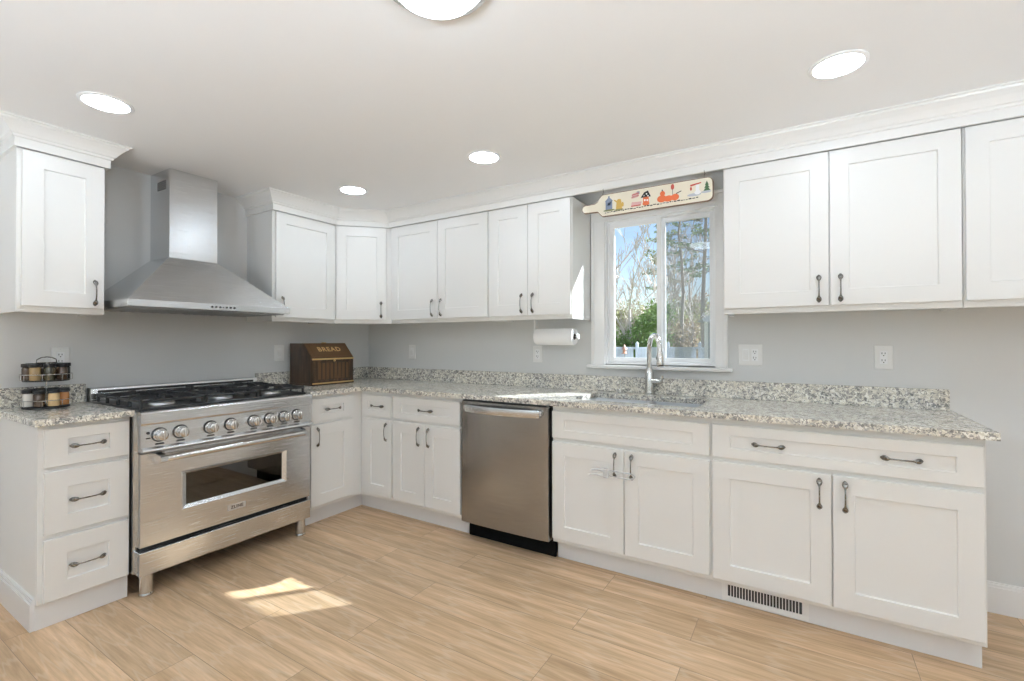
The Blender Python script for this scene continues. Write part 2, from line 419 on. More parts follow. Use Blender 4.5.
def unseen_window(n, axis, pos, u0, u1, z0, z1, sg):
    e = bpy.data.objects.new('window_%d' % n, None); C.objects.link(e); e['kind'] = 'structure'; e['label'] = 'unseen daylight opening behind the viewpoint'
    def b(g, p0, p1, a0, a1, c0, c1):
        if axis == 'Y': g.box(a0, a1, p0, p1, c0, c1, .003)
        else: g.box(p0, p1, a0, a1, c0, c1, .003)
    g = G(); t = .09
    b(g, pos, pos+sg*.02, u0-t, u0, z0-t*(z0 > .2), z1+t); b(g, pos, pos+sg*.02, u1, u1+t, z0-t*(z0 > .2), z1+t); b(g, pos, pos+sg*.02, u0, u1, z1, z1+t)
    if z0 > .2: b(g, pos, pos+sg*.02, u0, u1, z0-t, z0)
    g.build('casing', 'trim', e)
    g = G(); q0, q1 = pos-sg*.09, pos-sg*.04; f = .05; mid = (u0+u1)/2
    b(g, q0, q1, u0, u0+f, z0, z1); b(g, q0, q1, u1-f, u1, z0, z1); b(g, q0, q1, u0+f, u1-f, z0, z0+f); b(g, q0, q1, u0+f, u1-f, z1-f, z1); b(g, q0, q1, mid-f/2, mid+f/2, z0+f, z1-f)
    g.build('frame', 'vinyl', e)
    g = G(); pm = (q0+q1)/2
    for a0, a1 in ((u0+f, mid-f/2), (mid+f/2, u1-f)):
        gg = G()
        if axis == 'Y': gg.box(a0, a1, pm-.003, pm+.003, z0+f, z1-f)
        else: gg.box(pm-.003, pm+.003, a0, a1, z0+f, z1-f)
        gg.build('glass_pane', 'glass', e)
unseen_window(2, 'X', 0, -5.2, -3.45, .05, 2.08, 1)
unseen_window(3, 'X', RX, -3.6, -2.4, .9, 2.05, -1)  # this and the next two are unseen windows added for daylight fill
unseen_window(4, 'Y', RY, .9, 2.3, .8, 2.05, 1)
unseen_window(5, 'Y', RY, 3.3, 5.1, .05, 2.08, 1)

# window over the sink ------------------------------------------------
win = bpy.data.objects.new('window_1', None); C.objects.link(win); win['kind'] = 'structure'; win['label'] = 'white sliding window above the sink'
def casing_profile_box(g, x0, x1, z0, z1, vertical, flip=False):
    g.box(x0, x1, -.016, 0, z0, z1, .002)
    if vertical:
        if flip: g.box(x1-.022, x1, -.024, -.016, z0, z1, .003)
        else: g.box(x0, x0+.022, -.024, -.016, z0, z1, .003)
    else: g.box(x0, x1, -.024, -.016, z1-.022, z1, .003)
g = G(); casing_profile_box(g, 2.197, 2.291, 1.088, 2.045, True); g.build('side_casing', 'trim', win)
g = G(); casing_profile_box(g, 2.975, 3.043, 1.088, 2.045, True, True); g.build('side_casing', 'trim', win)
g = G(); casing_profile_box(g, 2.197, 3.043, 2.045, 2.14, False); g.build('head_casing', 'trim', win)
G().box(2.172, 3.068, -.048, 0, 1.066, 1.088, .004).box(2.285, 2.985, 0, .03, 1.078, 1.096).build('window_sill', 'trim', win)
g = G()
for x0, x1 in ((2.285, 2.297), (2.973, 2.985)): g.box(x0, x1, 0, .1, 1.096, 2.06)
g.box(2.297, 2.973, 0, .1, 2.048, 2.06); g.box(2.297, 2.973, 0, .1, 1.088, 1.1001); g.build('jamb', 'trim', win)
def frame(g, x0, x1, z0, z1, y0, y1, t, tb=None):
    tb = tb or t
    g.box(x0, x0+t, y0, y1, z0, z1, .002).box(x1-t, x1, y0, y1, z0, z1, .002).box(x0+t, x1-t, y0, y1, z0, z0+tb, .002).box(x0+t, x1-t, y0, y1, z1-t, z1, .002)
g = G(); frame(g, 2.297, 2.973, 1.1001, 2.048, .03, .1, .012); g.build('frame', 'vinyl', win)
s1 = G(); frame(s1, 2.309, 2.652, 1.1121, 2.036, .035, .06, .030, .026); s1 = s1.build('sash', 'vinyl', win)
G().box(2.339, 2.622, .046, .050, 1.136, 2.006).build('glass_pane', 'glass', s1)
s2 = G(); frame(s2, 2.640, 2.961, 1.1121, 2.036, .066, .09, .028, .026); s2.box(2.672, 2.684, .060, .066, 1.60, 1.66, .002); s2 = s2.build('sash', 'vinyl', win)
G().box(2.671, 2.937, .076, .080, 1.136, 2.008).build('glass_pane', 'glass', s2)
G().box(2.655, 2.961, .0935, .0945, 1.1121, 2.036).build('insect_screen', 'screen', win)

# crown mouldings ------------------------------------------------------
ZF = 2.150
CROWN = [(0, ZF), (.014, ZF), (.014, 2.190), (.022, 2.194), (.024, 2.203), (.031, 2.207), (.036, 2.216), (.048, 2.232), (.064, 2.248), (.070, 2.252), (.073, 2.260), (.082, 2.262), (.082, ZC-.0005), (0, ZC-.0005)]
def sweep(path, prof):
    """extrude profile (offset to the right-hand side of the path, z) along a mitred polyline"""
    P = [Vector((*p, 0)) for p in path]; n = len(prof); V = []; F = []
    for i, p in enumerate(P):
        d0 = (p-P[i-1]).normalized() if i > 0 else (P[1]-P[0]).normalized()
        d1 = (P[i+1]-p).normalized() if i < len(P)-1 else d0
        n0 = Vector((d0.y, -d0.x, 0)); n1 = Vector((d1.y, -d1.x, 0)); b = (n0+n1).normalized(); b = b/max(.2, b.dot(n0))
        for (o, z) in prof: V.append((p.x+b.x*o, p.y+b.y*o, z))
    for i in range(len(P)-1):
        for k in range(n):
            k2 = (k+1) % n; F.append((i*n+k, i*n+k2, (i+1)*n+k2, (i+1)*n+k))
    F.append(tuple(range(n))); F.append(tuple(range((len(P)-1)*n, len(P)*n)))
    g = G(); g.add(V, F); return g
U = .3275
struct(sweep([(0.001, -2.362), (U, -2.362), (U, -2.036), (0.001, -2.036)], CROWN).build('trim_1', 'cab'), 'white crown moulding over the narrow cabinet left of the hood')
struct(sweep([(0.001, -1.122), (U, -1.122), (U, -.61), (.61, -U), (4.762, -U), (4.762, -.001)], CROWN).build('trim_2', 'cab'), 'long white crown moulding over the corner and window-wall cabinets')

# ------------------------------------------------------------------ cabinets
def handle_mesh():
    g = G(); L = .048
    pts = []; rad = []
    n = 18
    for i in range(n+1):
        t = -1+2*i/n
        x = t*.066; y = -.006-.024*(1-abs(t)**2.6)
        a = abs(t)
        r = .0030+.0080*max(0, 1-((a-.79)/.25)**2)
        if a > .97: r *= .6
        pts.append((x, y, 0)); rad.append(r)
    g.tube(pts, rad, 8, flat=.55)
    for sx in (-1, 1): g.cyl((sx*.054, 0, 0), (sx*.054, -.012, 0), .0035, n=8)
    return g
_hm = None
def handle(parent, x, y, z, vertical):
    global _hm
    if _hm is None:
        o = handle_mesh().build('handle', 'nickel', parent); _hm = o.data
    else:
        o = bpy.data.objects.new('handle', _hm); C.objects.link(o); o.parent = parent
    o.location = (x, y, z); o.rotation_euler = (0, R(90) if vertical else 0, 0)
    return o
def shaker(name, parent, x0, x1, z0, z1, yb, t=.019, rl=.074, rv=None, mat='cab'):
    """shaker front, back at y=yb, face at yb-t"""
    rv = rv if rv is not None else rl
    g = G(); yf = yb-t; e = .0018; d = .0085; s = .003
    def ring(x0, x1, z0, z1, y): return [(x0, y, z0), (x1, y, z0), (x1, y, z1), (x0, y, z1)]
    rings = [ring(x0, x1, z0, z1, yb), ring(x0, x1, z0, z1, yf+e), ring(x0+e, x1-e, z0+e, z1-e, yf),
             ring(x0+rl, x1-rl, z0+rv, z1-rv, yf), ring(x0+rl+s*.4, x1-rl-s*.4, z0+rv+s*.4, z1-rv-s*.4, yf+d*.7), ring(x0+rl+s, x1-rl-s, z0+rv+s, z1-rv-s, yf+d)]
    V = [p for r in rings for p in r]; F = [(0, 1, 2, 3)]
    for i in range(len(rings)-1):
        for k in range(4):
            k2 = (k+1) % 4; F.append((i*4+k, i*4+k2, i*4+4+k2, i*4+4+k))
    b = (len(rings)-1)*4; F.append((b, b+1, b+2, b+3))
    g.add(V, F); return g.build(name, mat, parent)
FB = -.611      # face-frame plane (local y) of base cabinets
BG = .002       # gap to the wall
def base_cabinet(label, loc, rotz, w, doors=(), drawers=(), toe=.547, toe_x=(0, 0), left=0, right=None, z0=.114, ztop=.8835):
    """doors: (x0,x1,z0,z1,handle_side or None); drawers: (x0,x1,z0,z1,[handle xs])"""
    c = thing('base_cabinet', label, 'cabinet', loc, rotz)
    G().box(left, w if right is None else right, FB, -BG, z0, ztop, .001).build('carcass', 'cab', c)
    G().box(toe_x[0], w+toe_x[1], -toe, -toe+.016, 0.001, z0).build('toe_kick', 'toe', c)
    for (x0, x1, a, b, hs) in doors:
        d = shaker('door', c, x0, x1, a, b, FB)
        if hs: handle(d, x0+.042 if hs == 'L' else x1-.042, FB-.019, b-.082, True)
    for q in drawers:
        (x0, x1, a, b, hx) = q[:5]
        rv = .046 if b-a < .2 else .074
        d = shaker('drawer' if hx else 'false_drawer_front', c, x0, x1, a, b, FB, rv=rv, rl=.076 if x1-x0 > .3 else .05)
        for h in hx: handle(d, h, FB-.010, (a+b)/2, False)
    return c
W1 = R(90)
# wall A (range wall): local x runs along +y
y0 = -2.356
c = base_cabinet('narrow white cabinet with three drawers left of the range', (0, y0, 0), W1, .326,
    drawers=[(.018, .319, .700, .865, [.166]), (.018, .319, .408, .679, [.166]), (.018, .319, .120, .386, [.166])], toe=.592)
G().box(-.016, 0, -.588, -BG, .001, .118).box(-.012, 0, -.588, -BG, .118, .13).box(-.008, 0, -.588, -BG, .13, .138).build('side_baseboard', 'toe', c)
c = base_cabinet('white base cabinet between the range and the inner corner, one drawer over one door', (0, -1.055, 0), W1, .425,
    doors=[(.012, .352, .140, .686, 'L')], drawers=[(.012, .352, .706, .857, [.185])], toe_x=(0, .083), right=1.053)
# wall B
c = base_cabinet('slim white base cabinet right of the inner corner, single door under a small drawer', (.613, 0, 0), 0, .338,
    doors=[(.046, .329, .140, .686, 'R')], drawers=[(.046, .329, .706, .857, [.187])], toe_x=(-.0655, 0))
c = base_cabinet('white two-door base cabinet left of the dishwasher, under one wide drawer', (.951, 0, 0), 0, .611,
    doors=[(.010, .298, .140, .686, 'R'), (.302, .603, .140, .686, 'L')], drawers=[(.010, .603, .706, .857, [.307])])
sinkcab = base_cabinet('white sink base cabinet with two doors held by a plastic child lock', (2.204, 0, 0), 0, .838,
    doors=[(.003, .416, .140, .682, 'R'), (.420, .831, .140, .682, 'L')], drawers=[(.003, .831, .704, .855, [])], ztop=.66, z0=.114)
# open-top sink base: rails and sides up to the counter
G().box(0, .838, FB, FB+.02, .66, .8835).box(0, .018, FB+.02, -BG, .66, .8835).box(.82, .838, FB+.02, -BG, .66, .8835).build('top_rail', 'cab', sinkcab)
rcab = base_cabinet('wide white two-door cabinet at the right end, under one long drawer with two pulls', (3.042, 0, 0), 0, .946,
    doors=[(.007, .470, .135, .684, 'R'), (.475, .938, .135, .684, 'L')], drawers=[(.007, .938, .704, .856, [.238, .700])])

ZU0, ZU1 = 1.388, 2.1535
FU = -.3085
def wall_box(g, x0, x1, yf=FU):
    g.box(x0, x1, yf, -BG, ZU0+.014, ZU1, .001)
    g.box(x0, x1, yf, yf+.018, ZU0, ZU0+.014).box(x0, x0+.016, yf+.018, -BG, ZU0, ZU0+.014).box(x1-.016, x1, yf+.018, -BG, ZU0, ZU0+.014)
def wall_cabinet(label, loc, rotz, w, doors):
    c = thing('wall_cabinet', label, 'cabinet', loc, rotz)
    g = G(); wall_box(g, 0, w); g.build('carcass', 'cab', c)
    for (x0, x1, hs) in doors:
        d = shaker('door', c, x0, x1, 1.416, 2.147, FU)
        if hs: handle(d, x0+.040 if hs == 'L' else x1-.040, FU-.019, 1.416+.080, True)
    return c
wall_cabinet('narrow white wall cabinet hung left of the range hood', (0, -2.362, 0), W1, .326, [(.016, .320, 'R')])
wall_cabinet('white single-door wall cabinet just right of the range hood', (0, -1.122, 0), W1, .510, [(.020, .500, 'L')])
wall_cabinet('white two-door wall cabinet beside the diagonal corner unit', (.6125, 0, 0), 0, .9495, [(.015, .4905, 'R'), (.4945, .944, 'L')])
wall_cabinet('white two-door wall cabinet left of the window, above the paper towels', (1.564, 0, 0), 0, .626, [(.006, .312, 'R'), (.316, .620, 'L')])
wall_cabinet('large white two-door wall cabinet just right of the window', (3.060, 0, 0), 0, .934, [(.005, .461, 'R'), (.466, .929, 'L')])
wall_cabinet('white wall cabinet cut off by the right edge of the photo', (3.996, 0, 0), 0, .762, [(.006, .379, 'R'), (.383, .756, 'L')])
# diagonal corner unit
c = thing('corner_wall_cabinet', 'white wall cabinet set diagonally across the corner', 'cabinet', (0, 0, 0), R(45))
s2_ = math.sqrt(.5)
def tol(x, y): return (x*s2_+y*s2_, -x*s2_+y*s2_)
g = G(); poly = [tol(.002, -.002), tol(.002, -.6105), tol(.309, -.6105), tol(.6105, -.309), tol(.6105, -.002)]
g.prism(poly, 'Z', ZU0+.014, ZU1); yf = tol(.309, -.6105)[1]
g.box(-.2125, .2125, yf, yf+.018, ZU0, ZU0+.014); g.build('carcass', 'cab', c)
d = shaker('door', c, -.200, .176, 1.416, 2.147, yf); handle(d, .176-.040, yf-.019, 1.496, True)

# ------------------------------------------------------------------ counters
ct = thing('countertop', 'speckled granite countertop running round the corner and past the sink', 'countertop', (0, 0, 0))
CT0, CT1 = .8845, .914
SX0, SX1, SY0, SY1 = 2.27, 2.965, -.515, -.145
def slab_bevel_edges(g, boxes):
    for b in boxes: g.box(*b)
g = G()
# stone front edge has a small eased profile
def slab(g, x0, x1, y0_, y1): g.box(x0, x1, y0_, y1, CT0, CT1)
# one continuous outline with the sink cut-out, split in quads
xs = [0.001, .65, SX0, SX1, 4.018]; 
slab(g, .001, .65, -1.062, -.65)
slab(g, .001, SX0, -.65, -.001); slab(g, SX1, 4.018, -.65, -.001)
slab(g, SX0, SX1, -.65, SY0); slab(g, SX0, SX1, SY1, -.001)
g.build('slab', 'granite', ct)
bs = thing('backsplash', 'low granite backsplash strip along the window wall and corner', 'backsplash')
G().box(.021, 4.008, -.021, -.001, CT1+.0005, 1.014, .001).build('window_wall_strip', 'granite', bs)
G().box(.001, .021, -1.062, -.001, CT1+.0005, 1.014, .001).build('range_wall_strip', 'granite', bs)
cl = thing('countertop', 'short granite countertop under the spice rack', 'countertop')
G().box(.001, .65, -2.374, -2.024, CT0, CT1, .0015).build('slab', 'granite', cl)
tag(G().box(.001, .021, -2.374, -2.024, CT1+.0005, 1.014, .001).build('backsplash', 'granite'), 'short granite backsplash behind the spice rack', 'backsplash')

# sink
sk = thing('sink', 'stainless steel double-bowl undermount sink', 'sink', (0, 0, 0))
def bowl(x0, x1, y0_, y1, z1, z0):
    g = G(); t = .0015; r = .03
    def rr(x0, x1, y0_, y1, rad, z, n=4):
        P = []
        for cx, cy, a0 in ((x1-rad, y1-rad, 0), (x0+rad, y1-rad, 90), (x0+rad, y0_+rad, 180), (x1-rad, y0_+rad, 270)):
            for i in range(n+1):
                a = R(a0+90*i/n); P.append((cx+rad*math.cos(a), cy+rad*math.sin(a), z))
        return P
    L = [rr(x0-.012, x1+.012, y0_-.012, y1+.012, r, z1), rr(x0, x1, y0_, y1, r, z1), rr(x0+.006, x1-.006, y0_+.006, y1-.006, r, z0+.02), rr(x0+.03, x1-.03, y0_+.03, y1-.03, r, z0)]
    n = len(L[0]); V = [p for l in L for p in l]; F = []
    for i in range(len(L)-1):
        for k in range(n):
            k2 = (k+1) % n; F.append((i*n+k, i*n+k2, (i+1)*n+k2, (i+1)*n+k))
    F.append(tuple(range((len(L)-1)*n, len(L)*n))); g.add(V, F, True); return g
bowl(SX0+.012, 2.628, SY0+.012, SY1-.012, CT0-.001, .70).build('bowl', 'alu', sk)
bowl(2.654, SX1-.012, SY0+.012, SY1-.012, CT0-.001, .70).build('bowl', 'alu', sk)
for x in (2.45, 2.80): G().lathe([(.0, .712), (.035, .712), (.042, .702), (.042, .7005)], (x, -.33, 0), n=20).build('drain', 'chrome', sk)

# faucet
fc = thing('faucet', 'tall gooseneck pull-down faucet in brushed nickel', 'faucet', (2.602, -.072, CT1+.0005), 0)
G().lathe([(.033, 0), (.033, .006), (.027, .012), (.0255, .04), (.0255, .135), (.021, .150), (.0175, .158), (.0175, .165)], n=24).build('body', 'chrome', fc)
pts = [(0, 0, .155), (0, 0, .22)]
DX, DY = .60, -.80
RA = .080
for i in range(13):
    a = PI*i/12; r = RA*(1-math.cos(a)); pts.append((DX*r, DY*r, .275+RA*1.15*math.sin(a)))
G().tube(pts, .0150, 14).build('gooseneck', 'chrome', fc)
q = Vector(pts[-1]); dn = Vector((DX*.12, DY*.12, -1)).normalized()
G().tube([q, q+dn*.012, q+dn*.02, q+dn*.078, q+dn*.088], [.0160, .0170, .0190, .0235, .0205], 16).build('spray_head', 'chrome', fc)
G().tube([q+dn*.0885, q+dn*.092], [.0190, .0190], 16).build('spray_face', 'rubber', fc)
bt_ = q+dn*.06+Vector((-DY*-.0, 0, 0)); G().ball((q+dn*.045)+Vector((-.019, -.004, 0)), .008, 10, (.4, .8, 1.6)).build('spray_button', 'rubber', fc)
g = G(); g.cyl((.015, 0, .085), (.062, -.004, .085), .021, n=18); g.tube([(.060, -.004, .085), (.072, -.006, .086), (.080, -.010, .102), (.084, -.014, .122)], [.020, .014, .008, .005], 12)
g.build('lever_handle', 'chrome', fc)
sp = thing('soap_dispenser', 'slim nickel soap pump standing left of the faucet', 'soap dispenser', (2.415, -.07, CT1+.0005))
G().lathe([(.014, 0), (.014, .004), (.008, .010), (.0055, .03), (.005, .070)], n=16).build('stem', 'chrome', sp)
G().tube([(0, 0, .066), (0, 0, .080), (.004, -.012, .084), (.012, -.035, .078)], [.0065, .0065, .005, .0035], 10).build('spout', 'chrome', sp)

# ------------------------------------------------------------------ dishwasher
dw = thing('dishwasher', 'stainless steel dishwasher with a bowed bar handle', 'dishwasher', (1.577, 0, 0))
DWW = .617
G().box(.004, DWW-.004, -.60, -.02, .112, .868).build('tub_body', 'rubber', dw)
g = G()
n = 12; pf = []
for i in range(n+1):
    x = .002+(DWW-.004)*i/n; pf.append((x, -.650-.006*math.sin(PI*i/n)))
pf = [(.002, -.604)]+[(.002, -.646)]+pf[1:-1]+[(DWW-.002, -.646), (DWW-.002, -.604)]
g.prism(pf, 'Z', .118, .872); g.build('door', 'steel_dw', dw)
G().box(.01, DWW-.01, -.645, -.606, .8725, .8795).build('control_strip', 'rubber', dw)
g = G(); pts = []; 
for i in range(17):
    t = -1+2*i/16; pts.append((DWW/2+t*.262, -.668-.040*(1-t*t), .836))
for i in range(16):
    pass
V = []; F = []
for (x, y, z) in pts: V += [(x, y+.010, z-.025), (x, y-.002, z-.025), (x, y-.010, z-.002), (x, y-.006, z+.018), (x, y+.010, z+.018)]
for i in range(16):
    for k in range(5):
        k2 = (k+1) % 5; F.append((i*5+k, i*5+k2, i*5+5+k2, i*5+5+k))
F += [(0, 1, 2, 3, 4), tuple(range(80, 85))]; g.add(V, F, True)
for t in (-1, 1): g.box(DWW/2+t*.262-.012, DWW/2+t*.262+.012, -.672, -.650, .823, .850, .002)
g.build('handle', 'steel_h', dw)
G().box(0.0, DWW, -.56, -.545, .001, .112).build('toe_panel', 'matte_black', dw)
for x in (.03, DWW-.03): G().cyl((x, -.50, .001), (x, -.50, .112), .012, n=10).build('leveling_foot', 'rubber', dw)

# ------------------------------------------------------------------ range
rg = thing('range', 'large stainless steel gas range with six burners and eight knobs', 'stove', (0, -2.017, 0), W1)
RW = .930
g = G().box(-.0085, RW+.012, -.642, -.012, .115, .900, .002); g.build('body', 'steel_v', rg)
# front bullnose, knob panel
pr = [(-.635, .900), (-.635, .842), (-.690, .838), (-.7, .842), (-.702, .85), (-.70, .895), (-.695, .903), (-.685, .906), (-.60, .906), (-.60, .900)]
G().prism(pr, 'X', 0, RW).build('front_rail', 'steel_h', rg)
pr = [(-.6355, .8375), (-.6355, .712), (-.716, .712), (-.722, .716), (-.718, .724), (-.693, .731), (-.688, .8375)]
G().prism(pr, 'X', .002, RW-.002).build('control_panel', 'steel_h', rg)
for kx in (.081, .174, .318, .423, .552, .649, .739, .826):
    k = G(); k.lathe([(.031, -.6935), (.031, -.700), (.028, -.704)], (kx, 0, .786), 'Y', 28).lathe([(.0245, -.700), (.0265, -.710), (.0262, -.730), (.0235, -.738), (.020, -.740), (.012, -.7405), (0, -.7405)], (kx, 0, .786), 'Y', 24)
    k.box(kx-.0050, kx+.0050, -.7475, -.735, .786-.024, .786+.024, .002)
    ko = k.build('knob', 'chrome', rg)
    G().lathe([(.0355, -.6895), (.0355, -.6930)], (kx, 0, .786), 'Y', 24).build('bezel', 'rubber', ko)
    G().prism([(kx-.020, .7375), (kx+.020, .7375), (kx+.017, .7465), (kx-.017, .7465)], 'Y', -.6945, -.6895).build('knob_mark', 'mark', rg)
for kx in (.033,): 
    G().lathe([(.007, -.690), (.007, -.693)], (kx, 0, .80), 'Y', 12).build('pilot_button', 'rubber', rg)
    G().box(kx-.009, kx+.009, -.6925, -.6905, .772, .777).build('button_label', 'rubber', rg)
# oven door with opening for the glass
DX0, DX1, DZ0, DZ1 = .004, RW-.004, .246, .700
wx0, wx1, wz0, wz1 = .205, .735, .402, .562
g = G()
def door_ring(y, a, b, c_, d_): return [(a, y, c_), (b, y, c_), (b, y, d_), (a, y, d_)]
Rg = [door_ring(-.640, wx0, wx1, wz0, wz1), door_ring(-.640, DX0, DX1, DZ0, DZ1), door_ring(-.685, DX0, DX1, DZ0, DZ1), door_ring(-.688, DX0+.003, DX1-.003, DZ0+.003, DZ1-.003),
      door_ring(-.688, wx0-.026, wx1+.026, wz0-.020, wz1+.018), door_ring(-.694, wx0-.022, wx1+.022, wz0-.016, wz1+.014), door_ring(-.680, wx0, wx1, wz0, wz1), door_ring(-.640, wx0, wx1, wz0, wz1)]
V = [p for r in Rg for p in r]; F = []
for i in range(len(Rg)-1):
    for k in range(4):
        k2 = (k+1) % 4; F.append((i*4+k, i*4+k2, i*4+4+k2, i*4+4+k))
g.add(V, F); od = g.build('oven_door', 'steel_h', rg)
G().box(wx0, wx1, -.678, -.674, wz0, wz1).build('oven_glass', 'oven_glass', od)
G().box(wx0, wx1, -.6435, -.6405, wz0, wz1).build('oven_interior', 'black', od)
g = G()
g.cyl((wx0+.004, -.655, .478), (wx1-.004, -.655, .478), .0025, n=6); g.cyl((wx0+.004, -.655, .486), (wx1-.004, -.655, .486), .0015, n=6)
g.build('oven_rack', 'chrome', od)
g = G(); g.cyl((.065, -.748, .672), (RW-.070, -.748, .672), .0145, n=20); oh = g.build('handle', 'chrome', od)
for x in (.075, RW-.080): G().prism([(-.688, .640), (-.688, .700), (-.735, .690), (-.762, .682), (-.764, .664), (-.740, .654)], 'X', x-.014, x+.014).build('handle_bracket', 'steel_h', oh)
# brand plate
pl = G().box(.460-.048, .460+.048, -.6905, -.6885, .304, .334, .001).box(.412, .508, -.692, -.6905, .331, .334).box(.412, .508, -.692, -.6905, .304, .307).box(.412, .415, -.692, -.6905, .307, .331).box(.505, .508, -.692, -.6905, .307, .331).build('brand_plate', 'plate_steel', od)
text_mesh('lettering', 'ZLINE', .024, .0006, 'rubber', pl, (.460, -.6912, .319), (R(90), 0, 0), 1.1)
G().box(.002, RW-.002, -.688, -.640, .108, .222, .003).build('kick_panel', 'steel_h', rg)
G().box(.004, RW-.004, -.650, -.640, .222, .246).build('vent_gap', 'rubber', rg)
for x, y in ((.045, -.645), (RW-.045, -.645), (.045, -.09), (RW-.045, -.09)):
    G().lathe([(.029, .014), (.032, .006), (.032, .001)], (x, y, 0), n=20).lathe([(.029, .108), (.029, .014)], (x, y, 0), n=20).build('leg', 'chrome', rg)
# cooktop
G().box(.012, RW-.012, -.655, -.055, .9005, .9165, .003).build('cooktop', 'black', rg)
g = G().prism([(-.012, .900), (-.075, .900), (-.075, .960), (-.070, .985), (-.062, .990), (-.012, .990)], 'X', 0, RW); g.build('back_guard', 'steel_h', rg)
G().box(.03, RW-.03, -.0765, -.0745, .962, .976).build('back_vent', 'rubber', rg)
bx = []
for ix in range(3):
    for iy in range(2):
        cx = .165+ix*.300; cy = -.205-iy*.30
        bs_ = G().lathe([(.060, .9165), (.058, .927), (.046, .932), (0, .932)], (cx, cy, 0), n=24).build('burner', 'alu', rg)
        G().lathe([(.036, .932), (.037, .940), (.030, .944), (0, .945)], (cx, cy, 0), n=24).build('burner_cap', 'iron', bs_)
    # cast iron grate per column
    gx0, gx1 = .018+ix*.300, .312+ix*.300; gy0, gy1 = -.648, -.088; zb, zt = .944, .957
    g = G(); t = .0045
    for x in (gx0+t, gx1-t): g.box(x-t, x+t, gy0, gy1, zb, zt, .002)
    for y in (gy0+t, gy1-t, (gy0+gy1)/2): g.box(gx0, gx1, y-t, y+t, zb, zt, .002)
    for iy in range(2):
        cx = .165+ix*.300; cy = -.205-iy*.30-.012
        for (dx, dy) in ((1, 0), (-1, 0), (0, 1), (0, -1)):
            L0, L1 = .030, (.142 if dx else .136)
            P = [(L0, zb+.004), (L0+.006, zt+.012), (L1-.03, zt+.012), (L1, zt), (L1, zb)]
            V = []
            for sgn in (-1, 1):
                for (u, z) in P: V.append((cx+dx*u+(sgn*.0042 if dy else 0), cy+dy*u+(sgn*.0042 if dx else 0), z))
            n_ = len(P); g.add(V, [tuple(range(n_)), tuple(range(2*n_-1, n_-1, -1))]+[(i, (i+1) % n_, (i+1) % n_+n_, i+n_) for i in range(n_)])
    for x in (gx0+t, gx1-t):
        for y in (gy0+.012, gy1-.012, (gy0+gy1)/2, gy0+.14, gy1-.14): g.box(x-.006, x+.006, y-.008, y+.008, .9166, zt+.004, .002)
    g.build('grate', 'iron', rg)

# ------------------------------------------------------------------ hood
hd = thing('range_hood', 'stainless steel chimney range hood above the gas range', 'range hood', (0, -1.5825, 0), W1)
HW = .437; HD = -.55
G().box(-HW, HW, HD, -.001, 1.427, 1.464, .0015).build('rim', 'steel_h', hd)
V = [(-HW+.002, HD+.002, 1.464), (HW-.002, HD+.002, 1.464), (HW-.002, -.001, 1.464), (-HW+.002, -.001, 1.464), (-.1365, -.2535, 1.742), (.1365, -.2535, 1.742), (.1365, -.001, 1.742), (-.1365, -.001, 1.742)]
G().add(V, [(0, 1, 2, 3), (4, 5, 6, 7), (0, 1, 5, 4), (1, 2, 6, 5), (2, 3, 7, 6), (3, 0, 4, 7)]).build('canopy', 'steel_h', hd)
ch = G().box(-.133, .133, -.250, -.001, 1.742, ZC-.001, .001).build('chimney', 'steel_h', hd)
g = G()
for sx in (-1, 1):
    for i in range(5): g.box(sx*.1331, sx*.1338, -.205, -.095, 2.155+i*.011, 2.161+i*.011)
g.build('chimney_vent', 'rubber', ch)
for i, x in enumerate((-.03, -.008, .014, .032, .05, .072, .094)):
    G().lathe([(.0055, HD-.001), (.0055, HD-.004), (.004, HD-.005)] if i not in (3,) else [(.003, HD-.001), (.003, HD-.003)], (x-.012, 0, 1.445), 'Y', 10).build('control_button', 'rubber', hd)
for x in (-.215, .215):
    g = G().box(x-.20, x+.20, HD+.06, -.06, 1.421, 1.4265, .001)
    for i in range(8): g.box(x-.19+i*.05, x-.17+i*.05, HD+.07, -.07, 1.4185, 1.421)
    g.build('grease_filter', 'filter', hd)

# ------------------------------------------------------------------ bread box
bb = thing('bread_box', 'dark wooden bread box with a sloped lid on the corner counter', 'bread box', (.305, -.620, CT1+.0005), R(90))
# local: x along world +y, -y towards the room; width .38, depth .27
BW = .19; prof = [(0, .012), (0, .205), (.105, .318), (.265, .318), (.265, .012)]  # (depth back, z)
g = G().prism([(p, z) for p, z in prof], 'X', -BW, BW); g.build('case', 'wood', bb)
G().box(-BW-.004, BW+.004, -.006, .268, .0, .014, .002).build('base', 'wood', bb)
dr = G(); dr.box(-BW+.006, BW-.006, -.006, 0, .022, .190, .001)
for i in range(9): dr.box(-.150+i*.036, -.150+i*.036+.012, -.009, -.006, .040, .172, .001)
dr.box(-BW+.006, BW-.006, -.010, -.006, .022, .036, .001).box(-BW+.006, BW-.006, -.010, -.006, .176, .190, .001).box(-BW+.006, -BW+.028, -.010, -.006, .036, .176, .001).box(BW-.028, BW-.006, -.010, -.006, .036, .176, .001)
dr = dr.build('front_door', 'wood', bb)
G().box(-.145, .145, -.0075, -.006, .045, .168).build('door_panel', 'wood_light', dr)
G().box(-BW, BW, -.011, 0, .192, .204, .002).build('top_strip', 'gold', bb)
G().box(-BW, BW, -.011, -.006, .010, .020, .002).build('bottom_strip', 'gold', bb)
G().ball((.0, -.016, .185), .009, 12).build('knob', 'gold', bb)
sl = math.atan2(.113, .105)
ld = G(); mt = Matrix.Translation((0, 0, .205)) @ Matrix.Rotation(sl, 4, 'X')
